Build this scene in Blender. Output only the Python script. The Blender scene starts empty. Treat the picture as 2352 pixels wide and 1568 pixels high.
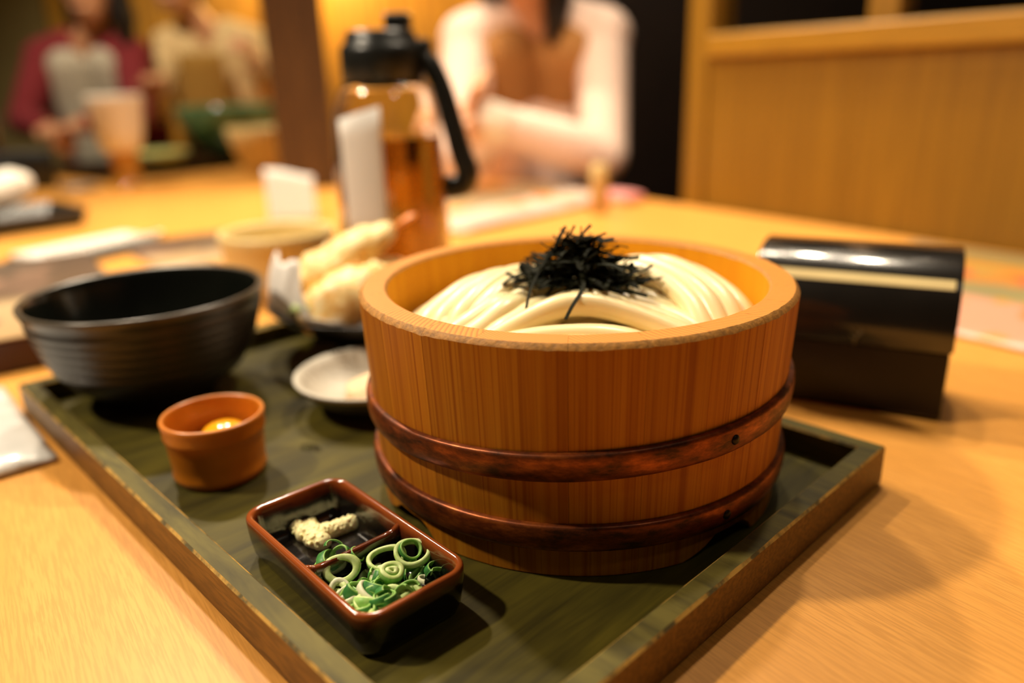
import bpy, bmesh, math, random
from mathutils import Vector, Matrix, Euler, noise
sin, cos, pi = math.sin, math.cos, math.pi
scene = bpy.context.scene
COL = scene.collection

# ------------------------------------------------------------------ camera
CAM_H, PITCH, ROLL, FPX = 0.2228, 0.3293, -0.0302, 1772.73
cam_d = bpy.data.cameras.new('camera')
cam_d.sensor_fit = 'HORIZONTAL'; cam_d.sensor_width = 36.0
cam_d.lens = FPX / 2352 * 36.0
cam_d.clip_start = 0.01; cam_d.clip_end = 50
cam_d.dof.use_dof = True
cam_d.dof.focus_distance = 0.338
cam_d.dof.aperture_fstop = 2.6
cam = bpy.data.objects.new('camera', cam_d); COL.objects.link(cam)
_f = Vector((0, cos(PITCH), -sin(PITCH))); _u = Vector((0, sin(PITCH), cos(PITCH))); _r = Vector((1, 0, 0))
_r2 = _r * cos(ROLL) + _u * sin(ROLL); _u2 = -_r * sin(ROLL) + _u * cos(ROLL)
_m = Matrix((_r2, _u2, -_f)).transposed().to_4x4(); _m.translation = (0, 0, CAM_H)
cam.matrix_world = _m
scene.camera = cam

# ------------------------------------------------------------------ world, lamps, exposure
world = bpy.data.worlds.new('room_ambient'); scene.world = world
world.use_nodes = True
world.node_tree.nodes['Background'].inputs[0].default_value = (1.0, 0.70, 0.40, 1)
world.node_tree.nodes['Background'].inputs[1].default_value = 0.018

def lamp(name, loc, power, radius, color=(1, .83, .61), target=None, angle=100, blend=.6):
    l = bpy.data.lights.new(name, 'SPOT' if target else 'POINT')
    l.energy = power; l.shadow_soft_size = radius; l.color = color
    o = bpy.data.objects.new(name, l); COL.objects.link(o); o.location = loc
    if target:
        l.spot_size = math.radians(angle); l.spot_blend = blend
        o.rotation_euler = (Vector(target) - Vector(loc)).to_track_quat('-Z', 'Y').to_euler()
    return o
# ceiling downlights of the restaurant and added fill lights (all out of frame, above)
lamp('downlight_or_fill', (-0.90, 1.55, 1.65), 118, .045, target=(-.1, .55, 0), angle=95)
lamp('downlight_or_fill', (-0.40, 1.75, 1.65), 80, .045, target=(-.1, .6, 0), angle=95)
lamp('downlight_or_fill', (-1.10, 0.36, 1.35), 100, .045, target=(-.2, .5, 0), angle=95)
lamp('downlight_or_fill', (0.42, 0.93, 1.45), 30, .035, target=(0.15, .6, 0), angle=110)
lamp('downlight_or_fill', (0.28, 1.13, 1.45), 30, .035, target=(0.15, .8, 0), angle=110)
lamp('downlight_or_fill', (0.60, -0.25, 1.65), 7, .06, target=(0.05, .5, 0), angle=90)
lamp('downlight_or_fill', (0.1, 1.25, 1.65), 46, .06, target=(.1, 1.7, 0), angle=90)
lamp('downlight_or_fill', (-1.2, 1.65, 1.6), 110, .06, target=(-1.05, 2.6, .1), angle=85)  # added fill, placed to brighten the fronts of the far diners and dishes
lamp('wall_glow_light', (-0.75, 3.35, 0.75), 22, .08, color=(1, .62, .2))  # unseen warm lights added to make the back wall glow
lamp('wall_glow_light', (0.0, 3.3, 0.85), 14, .08, color=(1, .62, .2))

scene.view_settings.view_transform = 'Standard'
scene.view_settings.look = 'None'
scene.view_settings.exposure = 0.0
scene.view_settings.gamma = 1.0
scene.view_settings.use_curve_mapping = False

# ------------------------------------------------------------------ mesh helpers
def mk(name, verts, faces, mats=None, parent=None, smooth=False, loc=(0, 0, 0), rot=(0, 0, 0), fmat=None, uvs=None):
    me = bpy.data.meshes.new(name)
    me.from_pydata([tuple(v) for v in verts], [], faces); me.update()
    if mats is not None:
        for m in (mats if isinstance(mats, (list, tuple)) else [mats]): me.materials.append(m)
    if fmat: 
        for i, p in enumerate(me.polygons): p.material_index = fmat[i]
    if smooth:
        for p in me.polygons: p.use_smooth = True
    if uvs:
        lay = me.uv_layers.new(name='UVMap')
        for p in me.polygons:
            for li, vi in zip(p.loop_indices, p.vertices): lay.data[li].uv = uvs[vi]
    o = bpy.data.objects.new(name, me); COL.objects.link(o)
    o.location = loc; o.rotation_euler = rot
    if parent: o.parent = parent
    return o

def empty(name, loc=(0, 0, 0), rz=0.0):
    o = bpy.data.objects.new(name, None); COL.objects.link(o)
    o.location = loc; o.rotation_euler = (0, 0, rz); o.empty_display_size = .02
    return o

def tag(o, label, cat, group=None, kind=None):
    o['label'] = label; o['category'] = cat
    if group: o['group'] = group
    if kind: o['kind'] = kind
    return o
def struct(o, label=None):
    o['kind'] = 'structure'
    if label: o['label'] = label
    return o

def join(*parts):
    V, F = [], []
    for v, f in parts:
        n = len(V); V += list(v); F += [tuple(i + n for i in q) for q in f]
    return V, F

def bevel(o, w, seg=2, ang=35):
    m = o.modifiers.new('bevel', 'BEVEL'); m.width = w; m.segments = seg
    m.limit_method = 'ANGLE'; m.angle_limit = math.radians(ang)
    return o

def autosmooth(o, ang=40):
    me = o.data
    for p in me.polygons: p.use_smooth = True
    bm = bmesh.new(); bm.from_mesh(me)
    for e in bm.edges:
        if len(e.link_faces) == 2 and e.calc_face_angle(0) > math.radians(ang): e.smooth = False
    bm.to_mesh(me); bm.free()
    return o

def boxg(x0, x1, y0, y1, z0, z1):
    v = [(x0, y0, z0), (x1, y0, z0), (x1, y1, z0), (x0, y1, z0), (x0, y0, z1), (x1, y0, z1), (x1, y1, z1), (x0, y1, z1)]
    f = [(0, 3, 2, 1), (4, 5, 6, 7), (0, 1, 5, 4), (1, 2, 6, 5), (2, 3, 7, 6), (3, 0, 4, 7)]
    return v, f

def prism(pts, z0, z1):
    n = len(pts)
    v = [(p[0], p[1], z0) for p in pts] + [(p[0], p[1], z1) for p in pts]
    f = [tuple(range(n - 1, -1, -1)), tuple(range(n, 2 * n))]
    for i in range(n):
        j = (i + 1) % n; f.append((i, j, n + j, n + i))
    return v, f

def latheg(prof, n=64, rfun=None):
    """closed-by-axis lathe; prof = [(r,z)...]; r==0 gives a pole"""
    V, F, rows = [], [], []
    for k, (r, z) in enumerate(prof):
        if r <= 1e-9:
            rows.append([len(V)]); V.append((0, 0, z))
        else:
            row = []
            for i in range(n):
                a = 2 * pi * i / n; rr, zz = (rfun(k, r, z, a) if rfun else (r, z))
                row.append(len(V)); V.append((rr * cos(a), rr * sin(a), zz))
            rows.append(row)
    for a, b in zip(rows[:-1], rows[1:]):
        if len(a) == 1 and len(b) == 1: continue
        for i in range(n):
            j = (i + 1) % n
            if len(a) == 1: F.append((a[0], b[j], b[i]))
            elif len(b) == 1: F.append((a[i], a[j], b[0]))
            else: F.append((a[i], a[j], b[j], b[i]))
    return V, F

def loftg(loops, cap0=True, cap1=True):
    n = len(loops[0]); V = [p for l in loops for p in l]; F = []
    for k in range(len(loops) - 1):
        for i in range(n):
            j = (i + 1) % n
            F.append((k * n + i, k * n + j, (k + 1) * n + j, (k + 1) * n + i))
    if cap0: F.append(tuple(range(n - 1, -1, -1)))
    if cap1: F.append(tuple((len(loops) - 1) * n + i for i in range(n)))
    return V, F

def rrect(w, h, r, z, seg=6):
    out = []
    for cx, cy, a0 in ((w / 2 - r, h / 2 - r, 0), (-w / 2 + r, h / 2 - r, pi / 2), (-w / 2 + r, -h / 2 + r, pi), (w / 2 - r, -h / 2 + r, 1.5 * pi)):
        for i in range(seg + 1):
            a = a0 + pi / 2 * i / seg; out.append((cx + r * cos(a), cy + r * sin(a), z))
    return out

def smooth_path(pts, n):
    """Catmull-Rom through pts (tuples of any length)"""
    P = [pts[0]] + list(pts) + [pts[-1]]; out = []
    m = len(pts) - 1
    for s in range(n + 1):
        t = s / n * m; k = min(int(t), m - 1); t -= k
        p0, p1, p2, p3 = P[k], P[k + 1], P[k + 2], P[k + 3]
        out.append(tuple(.5 * (2 * b + (c - a) * t + (2 * a - 5 * b + 4 * c - d) * t * t + (3 * b - a - 3 * c + d) * t ** 3) for a, b, c, d in zip(p0, p1, p2, p3)))
    return out

def tubeg(pts, rad, n=10, flat=1.0, up=Vector((0, 0, 1)), squareness=0.0):
    """closed tube along pts; rad scalar or list; flat scales the 'up' axis"""
    P = [Vector(p[:3]) for p in pts]; loops = []
    for i, p in enumerate(P):
        t = (P[min(i + 1, len(P) - 1)] - P[max(i - 1, 0)])
        t = t.normalized() if t.length > 1e-9 else Vector((1, 0, 0))
        s = t.cross(up)
        s = s.normalized() if s.length > 1e-4 else t.cross(Vector((1, 0, .01))).normalized()
        b = s.cross(t).normalized()
        r = rad[i] if isinstance(rad, (list, tuple)) else rad
        lp = []
        for k in range(n):
            a = 2 * pi * k / n; ca, sa = cos(a), sin(a)
            if squareness:
                q = (abs(ca) ** 4 + abs(sa) ** 4) ** -.25; q = 1 + (q - 1) * squareness; ca *= q; sa *= q
            lp.append(tuple(p + s * (ca * r) + b * (sa * r * flat)))
        loops.append(lp)
    return loftg(loops)

def sphereg(c, r, n=12, m=8):
    rx, ry, rz = r if isinstance(r, (tuple, list)) else (r, r, r)
    prof = [(sin(pi * k / m), -cos(pi * k / m)) for k in range(m + 1)]
    prof[0] = (0, -1); prof[-1] = (0, 1)
    V, F = latheg(prof, n)
    return [(c[0] + x * rx, c[1] + y * ry, c[2] + z * rz) for x, y, z in V], F

def capsules(chains, n=12):
    """chains of (x,y,z,r): union source of tapered limbs"""
    parts = []
    for ch in chains:
        for a, b in zip(ch[:-1], ch[1:]):
            pts = [tuple(Vector(a[:3]).lerp(Vector(b[:3]), t)) for t in (0, .5, 1)]
            parts.append(tubeg(pts, [a[3], (a[3] + b[3]) / 2, b[3]], n))
        for a in ch: parts.append(sphereg(a[:3], a[3]))
    return join(*parts)

def remesh(o, voxel, it=4):
    m = o.modifiers.new('remesh', 'REMESH'); m.mode = 'VOXEL'; m.voxel_size = voxel; m.use_smooth_shade = True
    if it:
        s = o.modifiers.new('smooth', 'SMOOTH'); s.iterations = it; s.factor = .5
    return o

def copy_tree(o, parent=None):
    c = o.copy(); COL.objects.link(c)
    if parent: c.parent = parent
    for ch in list(o.children): copy_tree(ch, c)
    return c

# ------------------------------------------------------------------ materials
def principled(name):
    m = bpy.data.materials.new(name); m.use_nodes = True
    return m, m.node_tree, m.node_tree.nodes['Principled BSDF']
def setp(b, **k):
    names = dict(rough='Roughness', metal='Metallic', trans='Transmission Weight', ior='IOR', sss='Subsurface Weight', coat='Coat Weight', coatr='Coat Roughness', spec='Specular IOR Level', sheen='Sheen Weight', alpha='Alpha')
    for a, v in k.items(): b.inputs[names[a]].default_value = v
    if 'sss' in k: b.inputs['Subsurface Scale'].default_value = .004
def nd(nt, typ, **k):
    n = nt.nodes.new(typ)
    for a, v in k.items(): setattr(n, a, v)
    return n
def ramp(nt, fac, stops):
    r = nd(nt, 'ShaderNodeValToRGB'); e = r.color_ramp.elements
    while len(e) < len(stops): e.new(.5)
    for el, (p, c) in zip(e, stops): el.position = p; el.color = (*c, 1)
    nt.links.new(fac, r.inputs[0]); return r.outputs[0]
def coords(nt, kind='Object', scale=(1, 1, 1), rot=(0, 0, 0), rnd=0.0):
    tc = nd(nt, 'ShaderNodeTexCoord'); mp = nd(nt, 'ShaderNodeMapping')
    src = tc.outputs[kind]
    if rnd:
        oi = nd(nt, 'ShaderNodeObjectInfo'); ml = nd(nt, 'ShaderNodeMath', operation='MULTIPLY'); ml.inputs[1].default_value = rnd
        nt.links.new(oi.outputs['Random'], ml.inputs[0])
        va = nd(nt, 'ShaderNodeVectorMath', operation='ADD'); nt.links.new(src, va.inputs[0]); nt.links.new(ml.outputs[0], va.inputs[1]); src = va.outputs[0]
    nt.links.new(src, mp.inputs[0]); mp.inputs['Scale'].default_value = scale; mp.inputs['Rotation'].default_value = rot
    return mp.outputs[0]
def noise_n(nt, vec, scale=5, detail=3, rough=.55, dist=0):
    n = nd(nt, 'ShaderNodeTexNoise'); n.inputs['Scale'].default_value = scale; n.inputs['Detail'].default_value = detail
    n.inputs['Roughness'].default_value = rough; n.inputs['Distortion'].default_value = dist
    nt.links.new(vec, n.inputs['Vector']); return n.outputs['Fac']
def bump(nt, b, h, strength=.2, dist=.001):
    bp = nd(nt, 'ShaderNodeBump'); bp.inputs['Strength'].default_value = strength; bp.inputs['Distance'].default_value = dist
    nt.links.new(h, bp.inputs['Height']); nt.links.new(bp.outputs[0], b.inputs['Normal']); return bp
def mixc(nt, fac, a, b, blend='MIX'):
    m = nd(nt, 'ShaderNodeMix', data_type='RGBA', blend_type=blend)
    if isinstance(fac, float): m.inputs[0].default_value = fac
    else: nt.links.new(fac, m.inputs[0])
    for i, c in ((6, a), (7, b)):
        if isinstance(c, tuple): m.inputs[i].default_value = (*c, 1)
        else: nt.links.new(c, m.inputs[i])
    return m.outputs[2]

def plain(name, c, rough=.5, var=0.12, nscale=60, bumps=0.0, bdist=.0005, **k):
    m, nt, b = principled(name)
    v = coords(nt); f = noise_n(nt, v, nscale, 4)
    c0 = tuple(x * (1 - var) for x in c); c1 = tuple(min(1, x * (1 + var)) for x in c)
    nt.links.new(ramp(nt, f, [(.3, c0), (.7, c1)]), b.inputs['Base Color'])
    setp(b, rough=rough, **k)
    if bumps: bump(nt, b, f, bumps, bdist)
    return m

def wood(name, light, dark, scale, kind='Object', rot=(0, 0, 0), rough=.45, fine=(1, 1, 1), lo=.35, hi=.7, bumps=.15, rnd=0.0, coat=0.0, broad=None, soft=.28, spec=.5):
    """scale: grain stretch; noise varies quickly across, slowly along the grain"""
    m, nt, b = principled(name)
    v = coords(nt, kind, scale, rot, rnd)
    g = noise_n(nt, v, 1.0, 4, .6, .3)
    col = ramp(nt, g, [(lo, dark), (hi, light)])
    v2 = coords(nt, kind, tuple(s * f for s, f in zip(scale, fine)), rot, rnd * 3)
    g2 = noise_n(nt, v2, 4.0, 3, .6)
    col = mixc(nt, ramp(nt, g2, [(.42, (.0, .0, .0)), (.56, (1, 1, 1))]), tuple(x * (1 - soft) for x in dark), col)
    setp(b, spec=spec)
    if broad:
        gb = noise_n(nt, coords(nt, kind, broad[0], rot, rnd), 1.0, 2)
        col = mixc(nt, ramp(nt, gb, [(.35, (0, 0, 0)), (.65, (1, 1, 1))]), mixc(nt, broad[2], col, broad[1]), col)
    nt.links.new(col, b.inputs['Base Color'])
    setp(b, rough=rough, coat=coat, coatr=.25)
    if bumps: bump(nt, b, g2, bumps, .0004)
    return m

M = {}
U = Vector((-.572, .820, 0)).normalized(); VV = Vector((U.y, -U.x, 0))       # along the table / toward the wall
TAB_ANG = math.atan2(U.y, U.x)
M['table'] = wood('table_wood', (.79, .375, .080), (.73, .330, .062), (4, 60, 60), rough=.40, fine=(3, 4, 1), bumps=.04, lo=.3, hi=.75, soft=.12, spec=.3)
M['table_edge'] = wood('table_edge_wood', (.55, .25, .06), (.42, .18, .04), (4, 60, 60), rough=.45)
M['panel'] = wood('panel_wood', (.25, .122, .004), (.21, .098, .003), (9, 9, .8), rough=.42, fine=(4, 4, 1), bumps=.03, lo=.3, hi=.75, rnd=.3, soft=.08)
M['panel_trim'] = wood('panel_trim_wood', (.36, .18, .010), (.31, .15, .008), (3, 40, 40), rough=.4, bumps=.03, soft=.08)
M['backwall'] = wood('golden_wall_wood', (.62, .33, .03), (.5, .24, .02), (12, 12, 1.2), rough=.5, rnd=5, bumps=0)
M['olivewall'] = plain('olive_wall_plaster', (.22, .17, .06), .8, .1, 3)
M['pillar'] = wood('pillar_wood', (.12, .055, .014), (.085, .037, .009), (40, 40, 2.5), rough=.5, bumps=.05)
M['darkwood'] = wood('dark_stained_wood', (.022, .010, .005), (.014, .006, .003), (30, 30, 2), rough=.5, bumps=.03)
M['floor'] = plain('floor_dark', (.05, .03, .02), .6, .2, 6)

def tray_mat(name, base, dark, wear, edge_w, wear_lo, wear_hi, scale):
    m, nt, b = principled(name)
    v = coords(nt, 'Object', scale); g = noise_n(nt, v, 1, 4, .65, .4)
    col = ramp(nt, g, [(.36, dark), (.64, base)])
    blotch = noise_n(nt, coords(nt, 'Object', (16, 16, 16)), 1, 3)
    col = mixc(nt, ramp(nt, blotch, [(.4, (0, 0, 0)), (.62, (1, 1, 1))]), mixc(nt, .45, col, dark), col)
    if wear:
        bv = nd(nt, 'ShaderNodeBevel'); bv.samples = 6; bv.inputs['Radius'].default_value = edge_w
        ge = nd(nt, 'ShaderNodeNewGeometry'); dt = nd(nt, 'ShaderNodeVectorMath', operation='DOT_PRODUCT')
        nt.links.new(bv.outputs[0], dt.inputs[0]); nt.links.new(ge.outputs['True Normal'], dt.inputs[1])
        inv = nd(nt, 'ShaderNodeMath', operation='SUBTRACT'); inv.inputs[0].default_value = 1; nt.links.new(dt.outputs['Value'], inv.inputs[1])
        n2 = noise_n(nt, coords(nt, 'Object', (45, 45, 45)), 1, 4, .7)
        ml = nd(nt, 'ShaderNodeMath', operation='MULTIPLY'); nt.links.new(inv.outputs[0], ml.inputs[0]); nt.links.new(n2, ml.inputs[1])
        col = mixc(nt, ramp(nt, ml.outputs[0], [(wear_lo, (0, 0, 0)), (wear_hi, (1, 1, 1))]), col, wear)
    nt.links.new(col, b.inputs['Base Color']); setp(b, rough=.55, spec=.18)
    bump(nt, b, g, .2, .0004)
    return m
M['tray_floor'] = tray_mat('tray_floor_olive', (.100, .080, .008), (.036, .029, .004), None, 0, 0, 0, (7, 75, 75))
M['tray_rail'] = tray_mat('tray_rail_olive', (.15, .122, .026), (.05, .041, .011), None, 0, 0, 0, (75, 12, 75))
def wear_mat():
    m, nt, b = principled('tray_worn_edge')
    n = noise_n(nt, coords(nt, 'Object', (55, 55, 55)), 1, 4, .7)
    nt.links.new(ramp(nt, n, [(.40, (.09, .07, .022)), (.56, (.52, .30, .055))]), b.inputs['Base Color']); setp(b, rough=.55); return m
M['tray_wear'] = wear_mat()
M['tray_side'] = wood('tray_side_brown', (.22, .105, .012), (.16, .072, .008), (90, 14, 120), rough=.5, bumps=.15)

# tub staves: uv = (arc length, height) in metres
def tub_mats():
    m, nt, b = principled('tub_stave_wood')
    v = coords(nt, 'UV', (190, 3.5, 1), rnd=17.0); g = noise_n(nt, v, 1, 3, .6, .15)
    col = ramp(nt, g, [(.25, (.37, .105, .003)), (.5, (.49, .175, .007)), (.78, (.58, .24, .014))])
    v2 = coords(nt, 'UV', (640, 5, 1), rnd=9.0); g2 = noise_n(nt, v2, 1, 2, .5)
    col = mixc(nt, ramp(nt, g2, [(.28, (0, 0, 0)), (.52, (1, 1, 1))]), (.33, .09, .003), col)
    oi = nd(nt, 'ShaderNodeObjectInfo')
    hs = nd(nt, 'ShaderNodeHueSaturation'); mr = nd(nt, 'ShaderNodeMapRange'); mr.inputs[3].default_value = .88; mr.inputs[4].default_value = 1.08
    nt.links.new(oi.outputs['Random'], mr.inputs[0]); nt.links.new(mr.outputs[0], hs.inputs['Value']); nt.links.new(col, hs.inputs['Color'])
    col = hs.outputs[0]
    st = noise_n(nt, coords(nt, 'UV', (18, 60, 1), rnd=5.0), 1, 5, .7)
    col = mixc(nt, ramp(nt, st, [(.69, (0, 0, 0)), (.75, (1, 1, 1))]), col, (.16, .05, .008))
    nt.links.new(col, b.inputs['Base Color']); setp(b, rough=.5, spec=.25)
    bump(nt, b, g2, .12, .0004)
    m2, nt, b = principled('tub_rim_endgrain')
    v = coords(nt, 'UV', (260, 260, 1), (0, 0, .7), rnd=3.0)
    w = nd(nt, 'ShaderNodeTexWave', wave_type='BANDS'); w.inputs['Scale'].default_value = .55; w.inputs['Distortion'].default_value = 1.6; w.inputs['Detail'].default_value = 2; w.inputs['Detail Scale'].default_value = .4
    nt.links.new(v, w.inputs['Vector'])
    col = ramp(nt, w.outputs['Fac'], [(.1, (.46, .16, .011)), (.5, (.64, .26, .024))])
    nt.links.new(col, b.inputs['Base Color']); setp(b, rough=.5); bump(nt, b, w.outputs['Fac'], .12, .0004)
    m3 = plain('tub_rim_worn_edge', (.40, .175, .022), .65, .35, 420, .5, .0006)
    m4, nt, b = principled('tub_inside_wood')
    v = coords(nt, 'UV', (120, 4, 1), rnd=11.0); g = noise_n(nt, v, 1, 3, .6)
    nt.links.new(ramp(nt, g, [(.3, (.66, .27, .010)), (.7, (.74, .33, .012))]), b.inputs['Base Color']); setp(b, rough=.55, spec=.1)
    return m, m2, m3, m4
M['stave'], M['rim'], M['worn'], M['tub_in'] = tub_mats()
def copper_mat():
    m, nt, b = principled('hoop_copper')
    g = noise_n(nt, coords(nt, 'Object', (38, 38, 110)), 1, 5, .7)
    nt.links.new(ramp(nt, g, [(.36, (.045, .013, .004)), (.52, (.20, .045, .008)), (.66, (.42, .11, .018))]), b.inputs['Base Color'])
    nt.links.new(ramp(nt, g, [(.3, (.5,) * 3), (.7, (.3,) * 3)]), b.inputs['Roughness'])
    setp(b, metal=.55); bump(nt, b, g, .15, .0005); return m
M['hoop'] = copper_mat()
M['nail'] = plain('nail_black_iron', (.012, .008, .005), .4, .2, 300, metal=.6)
M['noodle'] = plain('udon_noodle', (.87, .72, .40), .36, .04, 40, .06, .0006, sss=.35, coat=.25, coatr=.2)
bpy.data.materials['udon_noodle'].node_tree.nodes['Principled BSDF'].inputs['Subsurface Radius'].default_value = (1, .7, .35)
M['nori'] = plain('nori_seaweed', (.009, .010, .003), .7, .5, 200, .2, .0003, spec=.12)
M['blackclay'] = plain('black_matte_glaze', (.020, .017, .013), .38, .25, 40, .1, .0008)
M['rimglaze'] = plain('brown_rim_highlight_glaze', (.075, .058, .038), .28, .3, 60, .1, .0006)  # glossier glaze, its colour lightened to paint the highlight along the bowl rim
M['blackglaze'] = plain('black_inner_glaze', (.006, .007, .005), .16, .1, 30)
M['broth'] = plain('dark_broth', (.006, .004, .002), .04, .1, 10)
M['cupclay'] = plain('orange_glazed_clay', (.56, .17, .008), .38, .12, 50, .05, .0005, coat=.25, coatr=.2)
M['yolk'] = plain('egg_yolk', (.95, .42, .01), .08, .03, 20, sss=.2, coat=.8, coatr=.05)
def clear(name, c, rough, ior):
    m, nt, b = principled(name); b.inputs['Base Color'].default_value = (*c, 1)
    setp(b, rough=rough, trans=1.0, ior=ior); return m
M['eggwhite'] = clear('raw_egg_white', (1, .93, .75), .03, 1.34)
M['water'] = clear('barley_tea', (.21, .095, .012), 0.0, 1.33)
M['plastic'] = clear('clear_plastic', (.99, .97, .94), .02, 1.45)
M['droplet'] = clear('droplet_water', (1, 1, 1), 0.0, 1.33)
def sauce_mat():
    m, nt, b = principled('brown_black_dish_glaze')
    tc = nd(nt, 'ShaderNodeTexCoord'); sp = nd(nt, 'ShaderNodeSeparateXYZ'); nt.links.new(tc.outputs['Object'], sp.inputs[0])
    n = noise_n(nt, coords(nt, 'Object', (70, 70, 70)), 1, 3)
    ad = nd(nt, 'ShaderNodeMath', operation='MULTIPLY_ADD'); ad.inputs[1].default_value = .005; nt.links.new(n, ad.inputs[0]); nt.links.new(sp.outputs[2], ad.inputs[2])
    sb = nd(nt, 'ShaderNodeMapRange'); sb.inputs[1].default_value = .0160; sb.inputs[2].default_value = .0246; nt.links.new(ad.outputs[0], sb.inputs[0])
    col = ramp(nt, sb.outputs[0], [(.15, (.006, .005, .004)), (.55, (.10, .018, .005)), (.9, (.27, .062, .012))])
    nt.links.new(col, b.inputs['Base Color']); setp(b, rough=.14, coat=.5, coatr=.06); bump(nt, b, n, .06, .0008); return m
M['sauce'] = sauce_mat()
M['ginger'] = plain('grated_ginger', (.98, .87, .45), .5, .04, 900, .5, .0008, sss=.2)
def scallion(name, a, b_):
    m, nt, b = principled(name)
    g = noise_n(nt, coords(nt, 'Object', (260, 260, 40), rnd=.05), 1, 3)
    nt.links.new(ramp(nt, g, [(.3, a), (.7, b_)]), b.inputs['Base Color']); setp(b, rough=.42, sss=.2, spec=.35); 
    b.inputs['Subsurface Radius'].default_value = (.3, .5, .2); b.inputs['Subsurface Scale'].default_value = .003; return m
M['sc_pale'] = scallion('scallion_pale_green', (.46, .62, .18), (.70, .80, .40))
M['sc_mid'] = scallion('scallion_mid_green', (.18, .42, .07), (.38, .60, .18))
M['sc_dark'] = scallion('scallion_dark_green', (.022, .14, .028), (.07, .27, .06))
M['sc_white'] = scallion('scallion_white', (.60, .62, .40), (.72, .72, .52))
M['stone'] = plain('grey_white_stoneware', (.50, .46, .38), .45, .12, 60, .1, .0006)
M['stone_out'] = plain('dark_grey_stoneware', (.075, .08, .07), .45, .2, 60, .1, .0006)
M['sesame'] = plain('ground_sesame', (.80, .56, .34), .8, .15, 500, .9, .001)
M['cream'] = plain('cream_ceramic', (.70, .55, .25), .45, .08, 20)
def paper_mat(name, c, tr):
    m, nt, b = principled(name); b.inputs['Base Color'].default_value = (*c, 1); setp(b, rough=.75)
    n = noise_n(nt, coords(nt, 'Object', (30, 30, 30)), 1, 3); bump(nt, b, n, .1, .0008)
    t = nd(nt, 'ShaderNodeBsdfTranslucent'); t.inputs[0].default_value = (*c, 1); mx = nd(nt, 'ShaderNodeMixShader'); mx.inputs[0].default_value = tr
    out = nt.nodes['Material Output']; nt.links.new(b.outputs[0], mx.inputs[1]); nt.links.new(t.outputs[0], mx.inputs[2]); nt.links.new(mx.outputs[0], out.inputs[0]); return m
M['paper'] = paper_mat('white_paper', (.90, .87, .83), .22)
M['ceramic_white'] = plain('white_ceramic', (.86, .80, .70), .35, .03, 30)
M['towel'] = plain('white_towel_cloth', (.78, .74, .66), .9, .08, 160, .5, .001)
def batter():
    m, nt, b = principled('tempura_batter')
    g = noise_n(nt, coords(nt, 'Object', (95, 95, 95)), 1, 5, .65)
    nt.links.new(ramp(nt, g, [(.34, (.80, .40, .06)), (.52, (.92, .70, .30)), (.7, (.97, .86, .58))]), b.inputs['Base Color'])
    setp(b, rough=.5, sss=.1); bump(nt, b, g, .8, .002); return m
M['batter'] = batter()
M['tail'] = plain('shrimp_tail_shell', (.80, .26, .05), .3, .2, 80, coat=.4)
M['squash'] = plain('golden_squash', (.80, .38, .02), .45, .15, 60, .3, .001)
M['lacquer'] = plain('black_lacquer', (.010, .008, .006), .22, .2, 25, .05, .001, coat=1.0, coatr=.10)
M['lacquer_low'] = plain('dark_brown_lacquer', (.010, .005, .003), .36, .2, 25, .03, .001, spec=.25)
M['gold'] = plain('faded_gold_print', (.10, .075, .03), .4, .2, 200, metal=.3)
M['blackplastic'] = plain('black_plastic', (.010, .011, .010), .33, .2, 40)
M['film'] = plain('white_wrapper_film', (.84, .83, .80), .3, .04, 14, .5, .0015, coat=.6, coatr=.12)
M['maroon'] = plain('maroon_cover', (.045, .008, .007), .45, .2, 20)
M['wire'] = plain('steel_wire', (.62, .56, .48), .2, .1, 60, metal=1.0)
M['greenglaze'] = plain('green_glaze', (.075, .19, .10), .14, .3, 14, coat=.6, coatr=.05)
M['palegreen'] = plain('pale_green_glaze', (.52, .56, .20), .3, .12, 14)
M['amber'] = plain('amber_wood', (.50, .23, .03), .3, .15, 20, coat=.4)
M['greymetal'] = plain('dull_grey_metal', (.30, .26, .22), .4, .1, 30, metal=.4)
M['bamboo'] = plain('tan_bamboo', (.58, .36, .13), .45, .12, 50)
M['pinkpack'] = plain('pink_plastic_pack', (.82, .34, .32), .35, .1, 40)
M['skin'] = plain('skin', (.62, .31, .16), .5, .08, 25, sss=.1)
M['hair'] = plain('black_hair', (.010, .006, .004), .4, .3, 120, .3, .001)
M['pinkknit'] = plain('pale_pink_knit', (.86, .64, .53), .9, .08, 220, .5, .002)
M['cuff'] = plain('white_cuff_cloth', (.86, .76, .62), .9, .05, 200)
M['trousers'] = plain('dark_trousers', (.03, .03, .04), .85, .15, 90)
M['maroonknit'] = plain('maroon_cardigan', (.20, .015, .02), .9, .15, 160)
M['greyshirt'] = plain('grey_white_shirt', (.52, .47, .36), .9, .08, 60)
M['beigeknit'] = plain('beige_sweater', (.74, .54, .26), .9, .1, 120)
M['brownapron'] = plain('brown_apron', (.36, .19, .03), .9, .12, 60)
M['tanshirt'] = plain('tan_undershirt', (.42, .19, .05), .9, .1, 90)
M['eye'] = plain('eye_dark', (.02, .012, .01), .2, .1, 30)

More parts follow.
